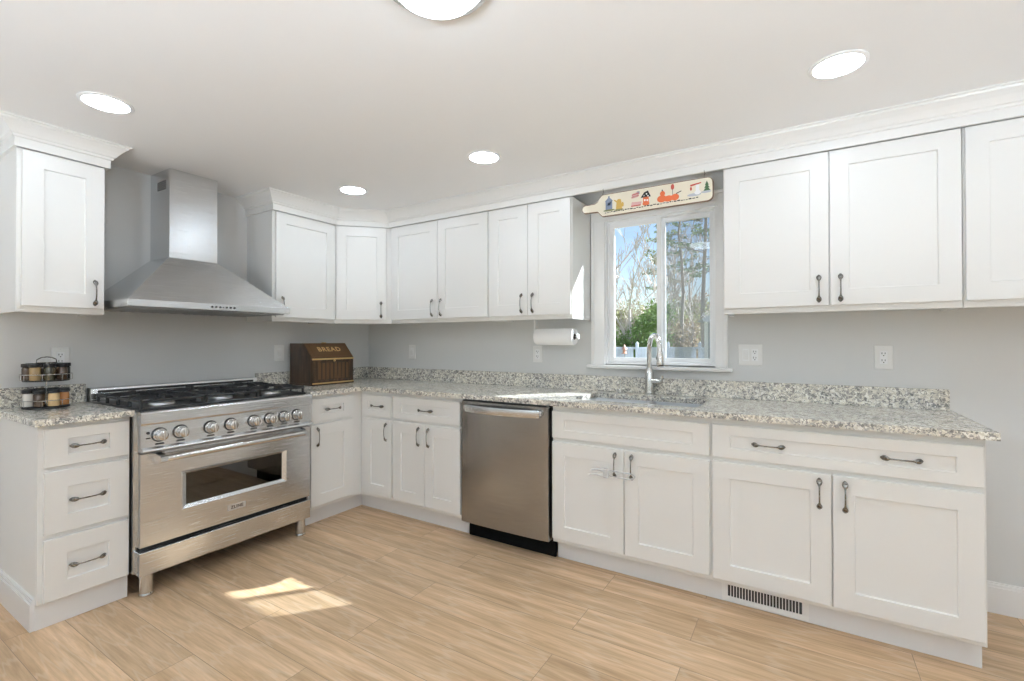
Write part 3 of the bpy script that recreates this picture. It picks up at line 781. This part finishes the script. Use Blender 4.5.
ld.box(-BW+.002, BW-.002, .003, .150, 0.0, .006, .001, mat=mt); ld.box(-BW+.03, BW-.03, .022, .130, .006, .009, .001, mat=mt); ld = ld.build('lid', 'wood_light', bb)
pt = mt @ Vector((0, .080, .0092))
text_mesh('lettering', 'BREAD', .062, .001, 'gold', ld, pt, (sl, 0, 0), 1.15)
G().box(-.012, .012, .10, .13, .318, .325, .002).build('hinge', 'gold', bb)

# ------------------------------------------------------------------ spice carousel
RC = Vector((.155, -2.217, CT1+.0005))
rk = thing('spice_rack', 'two-tier round wire spice rack on the short left counter', 'spice rack', RC)
G().lathe([(0, .012), (.070, .012), (.088, .008), (.090, .003), (.084, 0.0005), (0, 0.0005)], n=32).build('base', 'rubber', rk)
G().lathe([(0, .1345), (.086, .1345), (.088, .138), (.086, .1415), (0, .1415)], n=32).build('upper_tray', 'rubber', rk)
G().cyl((0, 0, .0125), (0, 0, .229), .004, n=10).build('pole', 'chrome', rk)
def ringtube(r, z, tr=.0016, n=40): 
    g = G(); g.tube([(r*math.cos(2*PI*i/n), r*math.sin(2*PI*i/n), z) for i in range(n+1)], tr, 6, cap=False); return g
for z in (.042, .170): ringtube(.097, z, .002).build('rail', 'chrome', rk)
for t in range(8):
    a = 2*PI*(t+.5)/8; q = (math.cos(a)*.097, math.sin(a)*.097)
    G().tube([(q[0]*.88, q[1]*.88, .008), (q[0], q[1], .012), (q[0], q[1], .042)], .0014, 5).build('wire_post', 'chrome', rk)
    G().tube([(q[0]*.88, q[1]*.88, .1405), (q[0], q[1], .142), (q[0], q[1], .170)], .0014, 5).build('wire_post', 'chrome', rk)
G().tube([(.0, -.038, .227), (0, -.036, .243), (0, -.020, .253), (0, 0, .256), (0, .020, .253), (0, .036, .243), (0, .038, .227), ], .0025, 8).tube([(0, -.038, .227), (0, .038, .227)], .0025, 8).build('carry_handle', 'nickel', rk)
jar0 = None
view_a = math.atan2(-3.016+2.232, 3.409-.175)  # direction from rack to viewpoint
conts = {(1, 3): ('spice_white', 'jar of white powder on the lower tier of the spice rack'), (1, 2): ('spice_black', None), (1, 1): ('spice_tan', 'jar of tan spice on the lower tier of the spice rack'), (1, 0): ('spice_orange', 'jar of orange-brown spice on the lower tier of the spice rack')}
lens_order = [-1.15, -.85, -.35, .12, .55]
k = 0
for tier, zz in ((0, .1420), (1, .0130)):
    for i in range(8):
        a = view_a+2*PI*(i-(1.5 if tier else 1.8))/8
        x, y = RC.x+.068*math.cos(a), RC.y+.068*math.sin(a)
        if tier:
            kinds = {0: ('spice_white', 'jar of white powder on the lower tier of the spice rack'), 1: ('spice_brown', 'jar of dark brown spice between the white and tan jars, lower tier'), 2: ('spice_tan', 'jar of tan spice facing out on the lower rack tier'), 3: ('spice_orange', 'jar of orange-brown spice on the lower rack tier')}
            mt_, lb = kinds.get(i, ('spice_black', None))
        else:
            kinds = {1: ('spice_gold', 'jar with golden-brown contents facing out on the upper rack tier')}
            mt_, lb = kinds.get(i, (('spice_brown', 'spice_black', 'spice_green')[i % 3], None))
        j = thing('spice_jar', lb or ('black-capped jar of dark spice standing on the upper rack tier' if not tier else 'black-capped jar of near-black spice on the lower rack tier'), 'spice jar', (x, y, RC.z+zz), a,
                  'upper tier spice jars' if not tier else 'lower tier spice jars')
        G().lathe([(.0205, 0.0005), (.0215, .004), (.0215, .058), (.018, .064)], n=16).build('jar_glass', mt_, j)
        G().lathe([(.0225, .0645), (.0235, .067), (.0235, .080), (.021, .082), (0, .082)], n=16).build('cap', 'rubber', j)

# ------------------------------------------------------------------ paper towels
ph = thing('paper_towel_holder', 'white paper towel holder fixed under the wall cabinet', 'towel holder', (0, 0, 0))
TY = -.17; TZ = 1.276
G().box(1.835, 1.865, TY-.03, TY+.03, 1.394, 1.4005, .001).build('mounting_plate', 'plate', ph)
G().box(1.843, 1.855, TY-.013, TY+.013, TZ-.01, 1.394, .003).build('arm', 'plate', ph)
G().cyl((1.855, TY, TZ), (2.165, TY, TZ), .010, n=16).build('rod', 'rubber', ph)
G().cyl((2.160, TY, TZ), (2.172, TY, TZ), .021, .018, n=20).build('end_cap', 'plate', ph)
pr_ = thing('paper_towel_roll', 'white paper towel roll hanging under the cabinet left of the window', 'paper towel', (1.862, TY, TZ))
G().lathe([(.020, 0), (.0535, 0), (.055, .003), (.055, .277), (.0535, .280), (.020, .280), (.020, 0)], axis='X', n=36).build('roll', 'paper', pr_)
G().lathe([(.0190, -.0005), (.0199, -.0005), (.0199, .2805), (.0190, .2805), (.0190, -.0005)], axis='X', n=24).build('core', 'wood_light', pr_)

# ------------------------------------------------------------------ plates on the walls
def plate(label, cat, loc, rotz, w_, h, kinds):
    e = thing('wall_outlet' if cat == 'outlet' else 'light_switch', label, cat, loc, rotz)
    G().box(-w_/2, w_/2, -.006, -.0005, -h/2, h/2, .0025).build('cover_plate', 'plate', e)
    n = len(kinds)
    for i, k in enumerate(kinds):
        cx = (i-(n-1)/2)*.046
        if k == 'outlet':
            G().box(cx-.0165, cx+.0165, -.0078, -.0055, -.034, .034, .001).build('receptacle', 'vinyl', e)
            g = G()
            for cz in (-.0175, .0175):
                g.box(cx-.008, cx-.0055, -.0084, -.0076, cz-.002, cz+.008).box(cx+.0045, cx+.007, -.0084, -.0076, cz-.001, cz+.007)
                g.lathe([(.0028, -.0076), (.0028, -.0084)], (cx, 0, cz-.0085), 'Y', 10)
            g.build('slots', 'dark_slot', e)
        else:
            G().box(cx-.0165, cx+.0165, -.0078, -.0055, -.034, .034, .001).build('bezel', 'vinyl', e)
            G().prism([(-.0075, -.030), (-.0115, 0.012), (-.0075, .030)], 'X', cx-.014, cx+.014).build('rocker', 'plate', e)
    for z in ((-.048, .048)):
        G().lathe([(.0028, -.0055), (.0022, -.0068)], (0, 0, z), 'Y', 8).build('screw', 'alu', e)
    return e
plate('double wall plate with a rocker switch and an outlet right of the window', 'outlet', (3.159, 0, 1.166), 0, .122, .120, ['switch', 'outlet'])
plate('white outlet on the grey wall above the right end of the counter', 'outlet', (3.762, 0, 1.163), 0, .076, .120, ['outlet'])
plate('white rocker switch plate on the window wall near the corner', 'switch', (.548, 0, 1.155), 0, .076, .120, ['switch'])
plate('white outlet on the wall below the paper towels', 'outlet', (1.777, 0, 1.153), 0, .076, .120, ['outlet'])
plate('white rocker switch plate on the wall between range and bread box', 'switch', (0, -.877, 1.158), W1, .080, .120, ['switch'])
plate('white outlet on the wall behind the spice rack', 'outlet', (0, -2.126, 1.158), W1, .076, .120, ['outlet'])

# toe kick register
vt = thing('vent_register', 'white slotted heating register in the toe kick', 'vent', (3.077, -.5475, 0))
VW = .354
g = G(); fy0, fy1 = -.006, 0
g.box(0, VW, fy0, fy1, .006, .030, .001).box(0, VW, fy0, fy1, .084, .106, .001).box(0, .026, fy0, fy1, .030, .084).box(VW-.026, VW, fy0, fy1, .030, .084)
for i in range(24):
    x = .026+(VW-.052)*(i+.5)/24+.0062; 
    if i < 23: g.box(x-.0018+.0001, x+.0018, fy0+.001, fy1, .030, .084)
g.build('grille', 'plate', vt)
G().box(.02, VW-.02, -.0008, .0000, .028, .086).build('dark_duct', 'dark_slot', vt)

# child lock on the sink doors
lk_ = thing('child_lock', 'clear plastic child lock looped through the two sink cabinet handles', 'child lock', (2.204, FB-.019, 0))
g = G(); z = .560
pts = [(.345, -.030, z+.014), (.40, -.030, z+.014), (.455, -.032, z+.014), (.478, -.030, z+.008), (.484, -.028, z), (.478, -.030, z-.010), (.455, -.032, z-.016), (.40, -.030, z-.016), (.345, -.030, z-.014)]
g.tube(pts, .0035, 6); g.build('strap', 'lock', lk_)
g = G().box(.318, .346, -.041, -.020, z-.026, z+.022, .004); 
g.tube([(.318, -.030, z+.010), (.28, -.030, z+.012), (.25, -.028, z+.004)], [.007, .007, .004], 8); g.tube([(.318, -.030, z-.016), (.28, -.030, z-.014), (.24, -.028, z-.020)], [.007, .006, .004], 8)
g.build('catch', 'lock', lk_)

# ------------------------------------------------------------------ painted board above the window
bd = thing('decorative_board', 'cream cutting-board-shaped sign with painted seasonal pictures above the window', 'wall decoration', (2.284, -.354, 2.047))
# local x 0..0.735; body from .11
def board_outline(o=0):
    P = []
    def arc(cx, cz, r, a0, a1, n=6):
        for i in range(n+1):
            a = R(a0+(a1-a0)*i/n); P.append((cx+r*math.cos(a), cz+r*math.sin(a)))
    h = .066
    arc(.735-.03, h-.03-.004, .03-o, 90, 0); arc(.735-.03, -h+.03, .03-o, 0, -90)
    P.append((.130, -h+o)); arc(.130, -h+.018, .018-o, -90, -150, 4)
    P.append((.095, -.034+o)); P.append((.06, -.032+o)); arc(.018, -.006, .025-o, -80, -280, 10)
    P.append((.075, .019-o)); P.append((.095, .028-o)); P.append((.108, .050-o)); P.append((.125, h-o))
    return P
bd.rotation_euler = (0, R(-.4), 0)
G().prism(board_outline(0), 'Y', -.008, .006).build('edge_band', 'rope_brown', bd)
G().prism(board_outline(.004), 'Y', -.0092, -.008).build('board_face', 'cream', bd)
def art(name, mat, shapes):
    g = G()
    for i, P in enumerate(shapes): g.prism(P, 'Y', -.0100-.0002*i, -.0092)
    return g.build(name, mat, bd)
def rect(x0, x1, z0, z1): return [(x0, z0), (x1, z0), (x1, z1), (x0, z1)]
def ell(cx, cz, rx, rz, n=14): return [(cx+rx*math.cos(2*PI*i/n), cz+rz*math.sin(2*PI*i/n)) for i in range(n)]
art('painted_birdhouse', 'ink_blue', [rect(.145, .185, -.028, .020), [(.140, .020), (.190, .020), (.165, .046)], rect(.160, .170, .036, .050)])
art('birdhouse_hole', 'ink_white', [ell(.165, .004, .008, .010)])
art('painted_ground', 'ink_moss', [ell(.165, -.033, .035, .006), ell(.225, -.038, .028, .005)])
art('painted_watering_can', 'ink_gold', [[(.207, -.036), (.245, -.036), (.240, .012), (.212, .012)], ell(.226, .016, .012, .008), [(.212, .004), (.195, .020), (.199, .024), (.214, .014)], ell(.248, -.010, .006, .014)])
art('painted_flag', 'ink_pink', [[(.300, .012), (.340, .018), (.342, .046), (.304, .038)], [(.296, -.034), (.352, -.034), (.358, -.012), (.302, -.008)]])
art('flag_stripes', 'ink_red', [[(.300, .018), (.342, .024), (.342, .028), (.300, .022)], [(.302, .030), (.342, .036), (.342, .040), (.302, .034)], [(.298, -.034), (.352, -.034), (.353, -.028), (.298, -.028)]])
art('flag_corner', 'ink_blue', [rect(.330, .346, .034, .048)])
art('painted_house', 'ink_orange', [rect(.366, .398, -.030, .010), ell(.382, -.028, .020, .010)])
art('house_roof', 'ink_black', [[(.352, .008), (.410, .008), (.394, .044), (.372, .036)]])
art('roof_spots', 'ink_white', [ell(.372, .018, .004, .004), ell(.386, .026, .004, .004), ell(.394, .014, .004, .004), ell(.376, -.008, .005, .006), ell(.390, -.010, .005, .006)])
art('painted_pumpkins', 'ink_orange', [ell(.470, -.016, .026, .020), ell(.505, -.020, .026, .017), ell(.540, -.018, .022, .018), ell(.474, .012, .014, .014)])
art('pumpkin_stem', 'ink_black', [rect(.470, .476, .026, .034)])
art('pumpkin_vine', 'ink_black', [[(.548, -.002), (.575, .008), (.574, .012), (.545, .002)]])
art('painted_crow', 'ink_red', [ell(.528, .040, .009, .016)])
art('crow_pole', 'ink_black', [rect(.527, .529, -.004, .030)])
art('painted_snow', 'ink_grey', [ell(.640, -.022, .036, .008), ell(.700, -.016, .026, .006)])
art('painted_snow_stand', 'ink_white', [rect(.648, .666, -.020, .030), ell(.657, -.012, .016, .012)])
art('hanging_birds', 'ink_red', [[(.622, .024), (.676, .034), (.676, .040), (.620, .034)], ell(.624, .012, .005, .010)])
art('painted_fir_tree', 'ink_green', [[(.686, -.010), (.722, -.010), (.704, .012)], [(.690, .004), (.718, .004), (.704, .026)], [(.694, .018), (.714, .018), (.704, .042)]])
g = G(); rnd = random.Random(3)
x = .140
while x < .66:
    L = rnd.uniform(.006, .016); zz = -.048+(x-.14)*.012+rnd.uniform(-.002, .002); g.prism(rect(x, x+L, zz, zz+rnd.uniform(.003, .0065)), 'Y', -.0100, -.0092); x += L+.004
g.build('painted_caption', 'ink_black', bd)
for x in (.125, .690):
    G().tube([(x, -.002, .064), (x, .000, .076), (x+.004, .002, .084), (x, .006, .092), (x-.002, .008, .106)], .0014, 6).build('hanging_hook', 'nickel', bd)

# ------------------------------------------------------------------ ceiling lights
def can(label, x, y):
    c = thing('recessed_light', label, 'ceiling light', (x, y, ZC), 0, 'recessed ceiling lights')
    G().lathe([(.078, -.0005), (.095, -.0005), (.095, -.004), (.090, -.006), (.080, -.006), (.078, -.0005)], n=36).build('trim_ring', 'trim', c)
    G().lathe([(0, -.0045), (.060, -.0045), (.0775, -.0035), (.0775, -.001), (0, -.001)], n=36).build('lens', 'can_lens', c)
can('round recessed light in the ceiling above the narrow left cabinet', .876, -2.212)
can('round recessed light in the ceiling in front of the corner cabinet', .832, -.872)
can('round recessed light in the ceiling above the dishwasher run', 1.912, -.874)
can('round recessed light in the ceiling near the right-hand wall cabinets', 3.530, -.901)
for i, (x, y) in enumerate(((5.1, -.95), (5.1, -2.4), (.9, -4.0), (2.6, -4.4), (4.3, -4.3), (1.2, -5.6), (3.4, -5.7), (5.1, -5.6))):  # downlights added out of view to fill the room
    can('added recessed fill light in the ceiling behind the viewpoint', x, y)
def dome(label, x, y):
    c = thing('ceiling_dome_light', label, 'ceiling light', (x, y, ZC))
    G().lathe([(.132, -.0005), (.156, -.0005), (.160, -.010), (.154, -.020), (.137, -.024), (.132, -.018), (.132, -.0005)], n=40).build('trim_ring', 'chrome', c)
    G().lathe([(.1315, -.016), (.128, -.032), (.112, -.050), (.083, -.062), (.045, -.068), (0, -.070)], n=40).build('glass_shade', 'dome_lens', c)
dome('flush dome light with a metal rim, cut off by the top edge', 2.545, -2.015)
dome('added flush dome fill light behind the viewpoint', 3.0, -5.0)  # second dome is unseen, added as fill light

# globe lights made up behind the viewpoint to fill the room
def fill_chandelier(label, x, y, zg):
    c = thing('fill_chandelier', label, 'ceiling light', (x, y, ZC))
    G().lathe([(.06, -.0005), (.06, -.02), (.02, -.035), (0, -.035)], n=24).build('canopy', 'nickel', c)
    G().cyl((0, 0, -.03), (0, 0, zg-ZC+.05), .008, n=10).build('stem', 'nickel', c)
    for i in range(5):
        a = 2*PI*i/5; q = Vector((math.cos(a), math.sin(a), 0))
        b = Vector((0, 0, zg-ZC+.06))
        ar = G().tube([b, b+q*.12+Vector((0, 0, -.05)), b+q*.26+Vector((0, 0, -.02)), b+q*.30+Vector((0, 0, .03))], .007, 8).build('arm', 'nickel', c)
        G().ball(b+q*.30+Vector((0, 0, .115)), .09, 20).build('globe_shade', 'globe', ar)
fill_chandelier('added five-globe fill light hanging behind the viewpoint', 2.4, -4.9, 1.45)
fill_chandelier('added five-globe fill light hanging far right behind the viewpoint', 5.2, -3.4, 1.45)

# uplighters added out of view so the ceiling bounces more light
def uplighter(label, x, y, rr=.13):
    c = thing('fill_floor_lamp', label, 'added floor lamp', (x, y, 0.0005))
    G().lathe([(.14, 0), (.14, .012), (.02, .025), (.012, .04)], n=28).build('base', 'nickel', c)
    h = .85
    G().cyl((0, 0, .03), (0, 0, h), .011, n=12).build('pole', 'nickel', c)
    G().lathe([(.012, h-.01), (.03, h), (.12, h+.04), (.18, h+.10), (.175, h+.10), (.115, h+.05), (.03, h+.012), (0, h+.011)], n=32).build('bowl_shade', 'nickel', c)
    G().lathe([(0, h+.073), (rr, h+.073), (rr, h+.077), (0, h+.077)], n=28).build('light_source', 'fill_uplight', c)
uplighter('added low fill uplighter directly behind the viewpoint', 3.3, -4.7)
uplighter('added low fill uplighter far right of the viewpoint', 5.5, -3.9)
uplighter('added smaller fill uplighter behind the viewpoint, on the left side', 1.6, -4.7, .055)

# ------------------------------------------------------------------ outdoors
ZG = -1.0
struct(G().box(-60, 60, .6, 90, ZG-.2, ZG).build('ground', 'grass'), 'dry lawn outside the window')
def leaves(g, rnd, c, rad, n, s, hollow=.3):
    for _ in range(n):
        while True:
            p = Vector((rnd.uniform(-1, 1), rnd.uniform(-1, 1), rnd.uniform(-1, 1)))
            if hollow < p.length < 1: break
        p = Vector((c[0]+p.x*rad[0], c[1]+p.y*rad[1], c[2]+p.z*rad[2]))
        a = Vector((rnd.uniform(-1, 1), rnd.uniform(-1, 1), rnd.uniform(-1, 1))).normalized()*s*rnd.uniform(.6, 1.3)
        b = a.orthogonal().normalized()*s*rnd.uniform(.4, .9)
        k = len(g.v); g.v += [tuple(p-a), tuple(p+b), tuple(p+a), tuple(p-b)]; g.f.append((k, k+1, k+2, k+3)); g.sm.append(False)
def grow(g, rnd, p, d, L, r, depth, tips, spread=.5, upb=.12, nmin=2, nmax=3):
    pts = [p]; rad = [r]; dd = d.copy(); q = p.copy(); n = 4
    for i in range(n):
        dd = (dd+Vector((rnd.uniform(-1, 1), rnd.uniform(-1, 1), rnd.uniform(-.3, .6)))*.10).normalized()
        q = q+dd*(L/n); pts.append(q.copy()); rad.append(r*(1-.45*(i+1)/n))
    rad = [max(.016, q_) for q_ in rad]
    g.tube(pts, rad, 5 if depth > 1 else 3, cap=False)
    if depth == 0: tips.append(q); return
    for _ in range(rnd.randint(nmin, nmax)):
        t = rnd.choice((2, 3, 4)); a = rnd.uniform(0, 2*PI)
        side = Vector((math.cos(a), math.sin(a), 0)); nd = (dd+side*spread*rnd.uniform(.6, 1.4)+Vector((0, 0, upb))).normalized()
        grow(g, rnd, pts[t], nd, L*rnd.uniform(.6, .82), rad[t]*.66, depth-1, tips, spread, upb, nmin, nmax)
def bare_tree(label, x, y, h, seed, r=.11, depth=5, lean=0):
    rnd = random.Random(seed); t = thing('bare_tree', label, 'tree', (x, y, ZG), 0, 'bare trees outside the window')
    g = G(); tips = []
    grow(g, rnd, Vector((0, 0, 0)), Vector((lean, 0, 1)).normalized(), h*.34, r, depth, tips, .55, .25)
    g.build_raw('trunk_and_branches', 'bark', t)
    return t
def pine_tree(label, x, y, h, seed, crown0=.42, r=.16, w_=2.2, dens=1.0, group='tall pines outside the window'):
    rnd = random.Random(seed); t = thing('pine_tree', label, 'tree', (x, y, ZG), 0, group)
    g = G(); pts = []; q = Vector((0, 0, 0))
    for i in range(9): pts.append(Vector((rnd.uniform(-.12, .12)*i*.3, rnd.uniform(-.1, .1), h*i/8)))
    g.tube(pts, [r*(1-.85*i/8) for i in range(9)], 6, cap=False)
    lf = G()
    nb = int(26*dens)
    for i in range(nb):
        z = h*(crown0+(1-crown0)*(i+rnd.random())/nb); L = w_*(1.15-(z/h-crown0)/(1-crown0))*rnd.uniform(.4, 1)
        a = rnd.uniform(0, 2*PI); d = Vector((math.cos(a), math.sin(a), .12)); b0 = Vector((0, 0, z)); b1 = b0+d*L
        g.tube([b0, b0+d*L*.5+Vector((0, 0, .06)), b1], [r*.22, r*.15, r*.06], 4, cap=False)
        for s_ in (.45, .7, .95): leaves(lf, rnd, b0+d*L*s_+Vector((0, 0, .12)), (.34*w_*.5, .34*w_*.5, .13*w_*.5), int(18*dens), .08, 0)
    g.build_raw('trunk_and_branches', 'bark_dark', t); lf.build_raw('foliage', 'leaf_pine', t)
def bush(label, x, y, h, wd, seed, mat, n=1500, s=.09, name='shrub', z0=.1, group='shrubs beyond the fence'):
    rnd = random.Random(seed); t = thing(name, label, 'shrub', (x, y, ZG), 0, group)
    g = G(); tips = []
    for i in range(5): grow(g, rnd, Vector((rnd.uniform(-.2, .2), rnd.uniform(-.2, .2), 0)), Vector((rnd.uniform(-.4, .4), rnd.uniform(-.4, .4), 1)).normalized(), h*.4, .035, 3, tips, .5, .15)
    g.build_raw('stems', 'bark', t)
    lf = G()
    for i in range(12):
        cz = h*(z0+(1-z0)*rnd.uniform(.1, .85)); ww = wd*(1-.35*cz/h)
        leaves(lf, rnd, (rnd.uniform(-.55, .55)*ww, rnd.uniform(-.55, .55)*ww, cz), (wd*.42, wd*.42, h*.14), n//12, s, 0)
    lf.build_raw('foliage', mat, t)
# view through the window spans slopes dx/dy -0.35 (left) .. -0.155 (right) from the viewpoint
def vx(slope, y): return 3.41+slope*(y+3.02)
YF = 22.0
bare_tree('tall bare tree with forking trunk seen in the left window pane', vx(-.312, 24), 24, 12.0, 11, .15)
bare_tree('slender bare tree at the far left of the left window pane', vx(-.342, 25), 25, 9.0, 12, .09)
bare_tree('bare tree leaning toward the window centre bar', vx(-.288, 27), 27, 9.5, 13, .10, lean=.1)
bare_tree('thin bare tree behind the middle bar of the window', vx(-.255, 26), 26, 9.0, 14, .08)
bare_tree('bare tree among the pines in the right window pane', vx(-.225, 30), 30, 11.0, 15, .10)
bare_tree('bare tree near the right edge of the right window pane', vx(-.18, 27), 27, 9.5, 16, .09)
bare_tree('bare tree at the back of the wood, left side', vx(-.325, 33), 33, 9.0, 17, .10, 5)
bare_tree('bare tree at the back of the wood, centre', vx(-.27, 35), 35, 9.0, 18, .10, 5)
bare_tree('bare tree standing left of the window view', vx(-.40, 26), 26, 10.0, 19, .11)
pine_tree('tall thin pine with flat tufts in the middle of the right pane', vx(-.207, 25), 25, 13.5, 21, .42, .13, 2.0)
pine_tree('tall pine at the right edge of the right pane', vx(-.166, 24), 24, 15.5, 22, .35, .15, 2.4, 1.2)
pine_tree('pine beside the window centre bar in the right pane', vx(-.243, 28), 28, 11.5, 23, .45, .11, 1.9)
pine_tree('slim pine behind the others in the right pane', vx(-.19, 31), 31, 12.0, 24, .5, .10, 1.6, .7)
pine_tree('pine standing right of the window view', vx(-.12, 26), 26, 13.5, 25, .4, .13, 2.2)
bush('bright green shrub in the lower left pane', vx(-.305, 24.5), 24.5, 4.2, 2.0, 31, 'leaf_green', 2600)
bush('tallest bright green shrub beside the window centre bar', vx(-.272, 24.8), 24.8, 4.9, 1.9, 32, 'leaf_green', 2800)
bush('yellow-green shrub at the left edge of the left pane', vx(-.345, 26), 26, 4.6, 1.6, 33, 'leaf_olive', 1500)
bush('green shrub hidden partly by the faucet', vx(-.24, 26), 26, 3.4, 1.6, 34, 'leaf_green', 1300)
bush('dry brown thicket low in the right pane', vx(-.215, 25.5), 25.5, 3.6, 2.2, 35, 'leaf_brown', 2400)
bush('olive thicket near the right edge of the right pane', vx(-.178, 28), 28, 4.4, 2.0, 36, 'leaf_olive', 1700)
bush('brown undergrowth at the foot of the left trees', vx(-.325, 25.0), 25.0, 2.6, 2.2, 37, 'leaf_brown', 1800)
bush('brown undergrowth below the tallest green shrub', vx(-.285, 25.2), 25.2, 2.3, 1.7, 38, 'leaf_brown', 1500)
bush('brown undergrowth by the fence in the right pane', vx(-.195, 26.6), 26.6, 2.7, 2.0, 39, 'leaf_brown', 1500)
for i, (s_, yy, mt_, h) in enumerate(((-.36, 36, 'leaf_brown', 6.0), (-.32, 37, 'leaf_olive', 6.5), (-.28, 38, 'leaf_brown', 6.2), (-.24, 37, 'leaf_brown', 6.2), (-.20, 36, 'leaf_olive', 6.6), (-.165, 37, 'leaf_brown', 6.3), (-.12, 36, 'leaf_olive', 6.0), (-.41, 37, 'leaf_olive', 6.4))):
    bush(['hazy brown brush at the back of the wood', 'hazy olive brush at the back of the wood'][mt_ == 'leaf_olive'], vx(s_, yy), yy, h, 2.8, 50+i, mt_, 1500, .13, 'far_shrub', .05, 'hazy brush at the back of the wood')
for i, (s_, yy) in enumerate(((-.06, 27), (.02, 29), (.10, 26), (.20, 28), (-.47, 28))):
    pine_tree('pine further along the wood, beyond the side of the window view', vx(s_, yy), yy, 12.5+i % 3, 70+i, .3, .13, 2.2, group='pines beyond the window view')
for i, (s_, yy) in enumerate(((-.07, 36), (0, 37), (.07, 36), (.14, 37), (.22, 36), (-.47, 37))):
    bush('hazy brush further along the wood, beyond the side of the window view', vx(s_, yy), yy, 6.3, 2.8, 80+i, 'leaf_brown' if i % 2 else 'leaf_olive', 1500, .13, 'far_shrub', .05, 'hazy brush beyond the window view')
# fence
fn = thing('vinyl_fence', 'pale vinyl fence with posts crossing the bottom of the window view', 'fence', (0, 0, ZG))
A = Vector((-8.5, 20.0)); B_ = Vector((6.2, 26.55)); n = 10
for i in range(n+1):
    P = A.lerp(B_, i/n); g = G().box(P.x-.07, P.x+.07, P.y-.07, P.y+.07, 0, 2.10, .01)
    g.prism([(P.x-.08, 2.10), (P.x+.08, 2.10), (P.x, 2.20)], 'Y', P.y-.08, P.y+.08); g.build('post', 'fence', fn)
    if i < n:
        Q = A.lerp(B_, (i+1)/n); d = (Q-P).normalized(); ang = math.atan2(d.y, d.x); L = (Q-P).length
        mt = Matrix.Translation((P.x, P.y, 0)) @ Matrix.Rotation(ang, 4, 'Z'); g = G()
        g.box(.07, L-.07, -.03, .03, .10, .22, mat=mt).box(.07, L-.07, -.03, .03, 1.80, 1.92, mat=mt)
        k_ = int((L-.14)/.15)
        for q_ in range(k_): g.box(.07+q_*.15+.004, .07+q_*.15+.146, -.012, .012, .22, 1.80, mat=mt)
        g.build('panel', 'fence', fn)
# neighbouring shed on the right
sh = thing('garden_shed', 'grey shed with a low roof at the right edge of the window view', 'shed', (vx(-.1605, 13), 13, ZG))
G().box(0, 2.6, 0, 2.4, 0, 2.9).build('walls', 'siding', sh)
G().prism([(-.25, 2.85), (2.85, 2.85), (1.3, 3.7)], 'Y', -.25, 2.65).build('roof', 'roof', sh)
G().box(-.06, .04, -.06, .04, 0, 2.9).build('corner_post', 'trim', sh)
# garden cone-shaped feeder
fd = thing('bird_feeder', 'small orange bird feeder on a pole outside the left pane', 'bird feeder', (vx(-.328, 12), 12, ZG))
G().cyl((0, 0, 0), (0, 0, 1.88), .015, n=8).build('pole', 'bark', fd)
G().lathe([(.09, 1.83), (.09, 1.85), (.055, 1.86), (.055, 1.97), (.10, 1.97), (.045, 2.06), (.015, 2.12), (0, 2.13)], n=14).build('feeder_body', 'terracotta', fd)
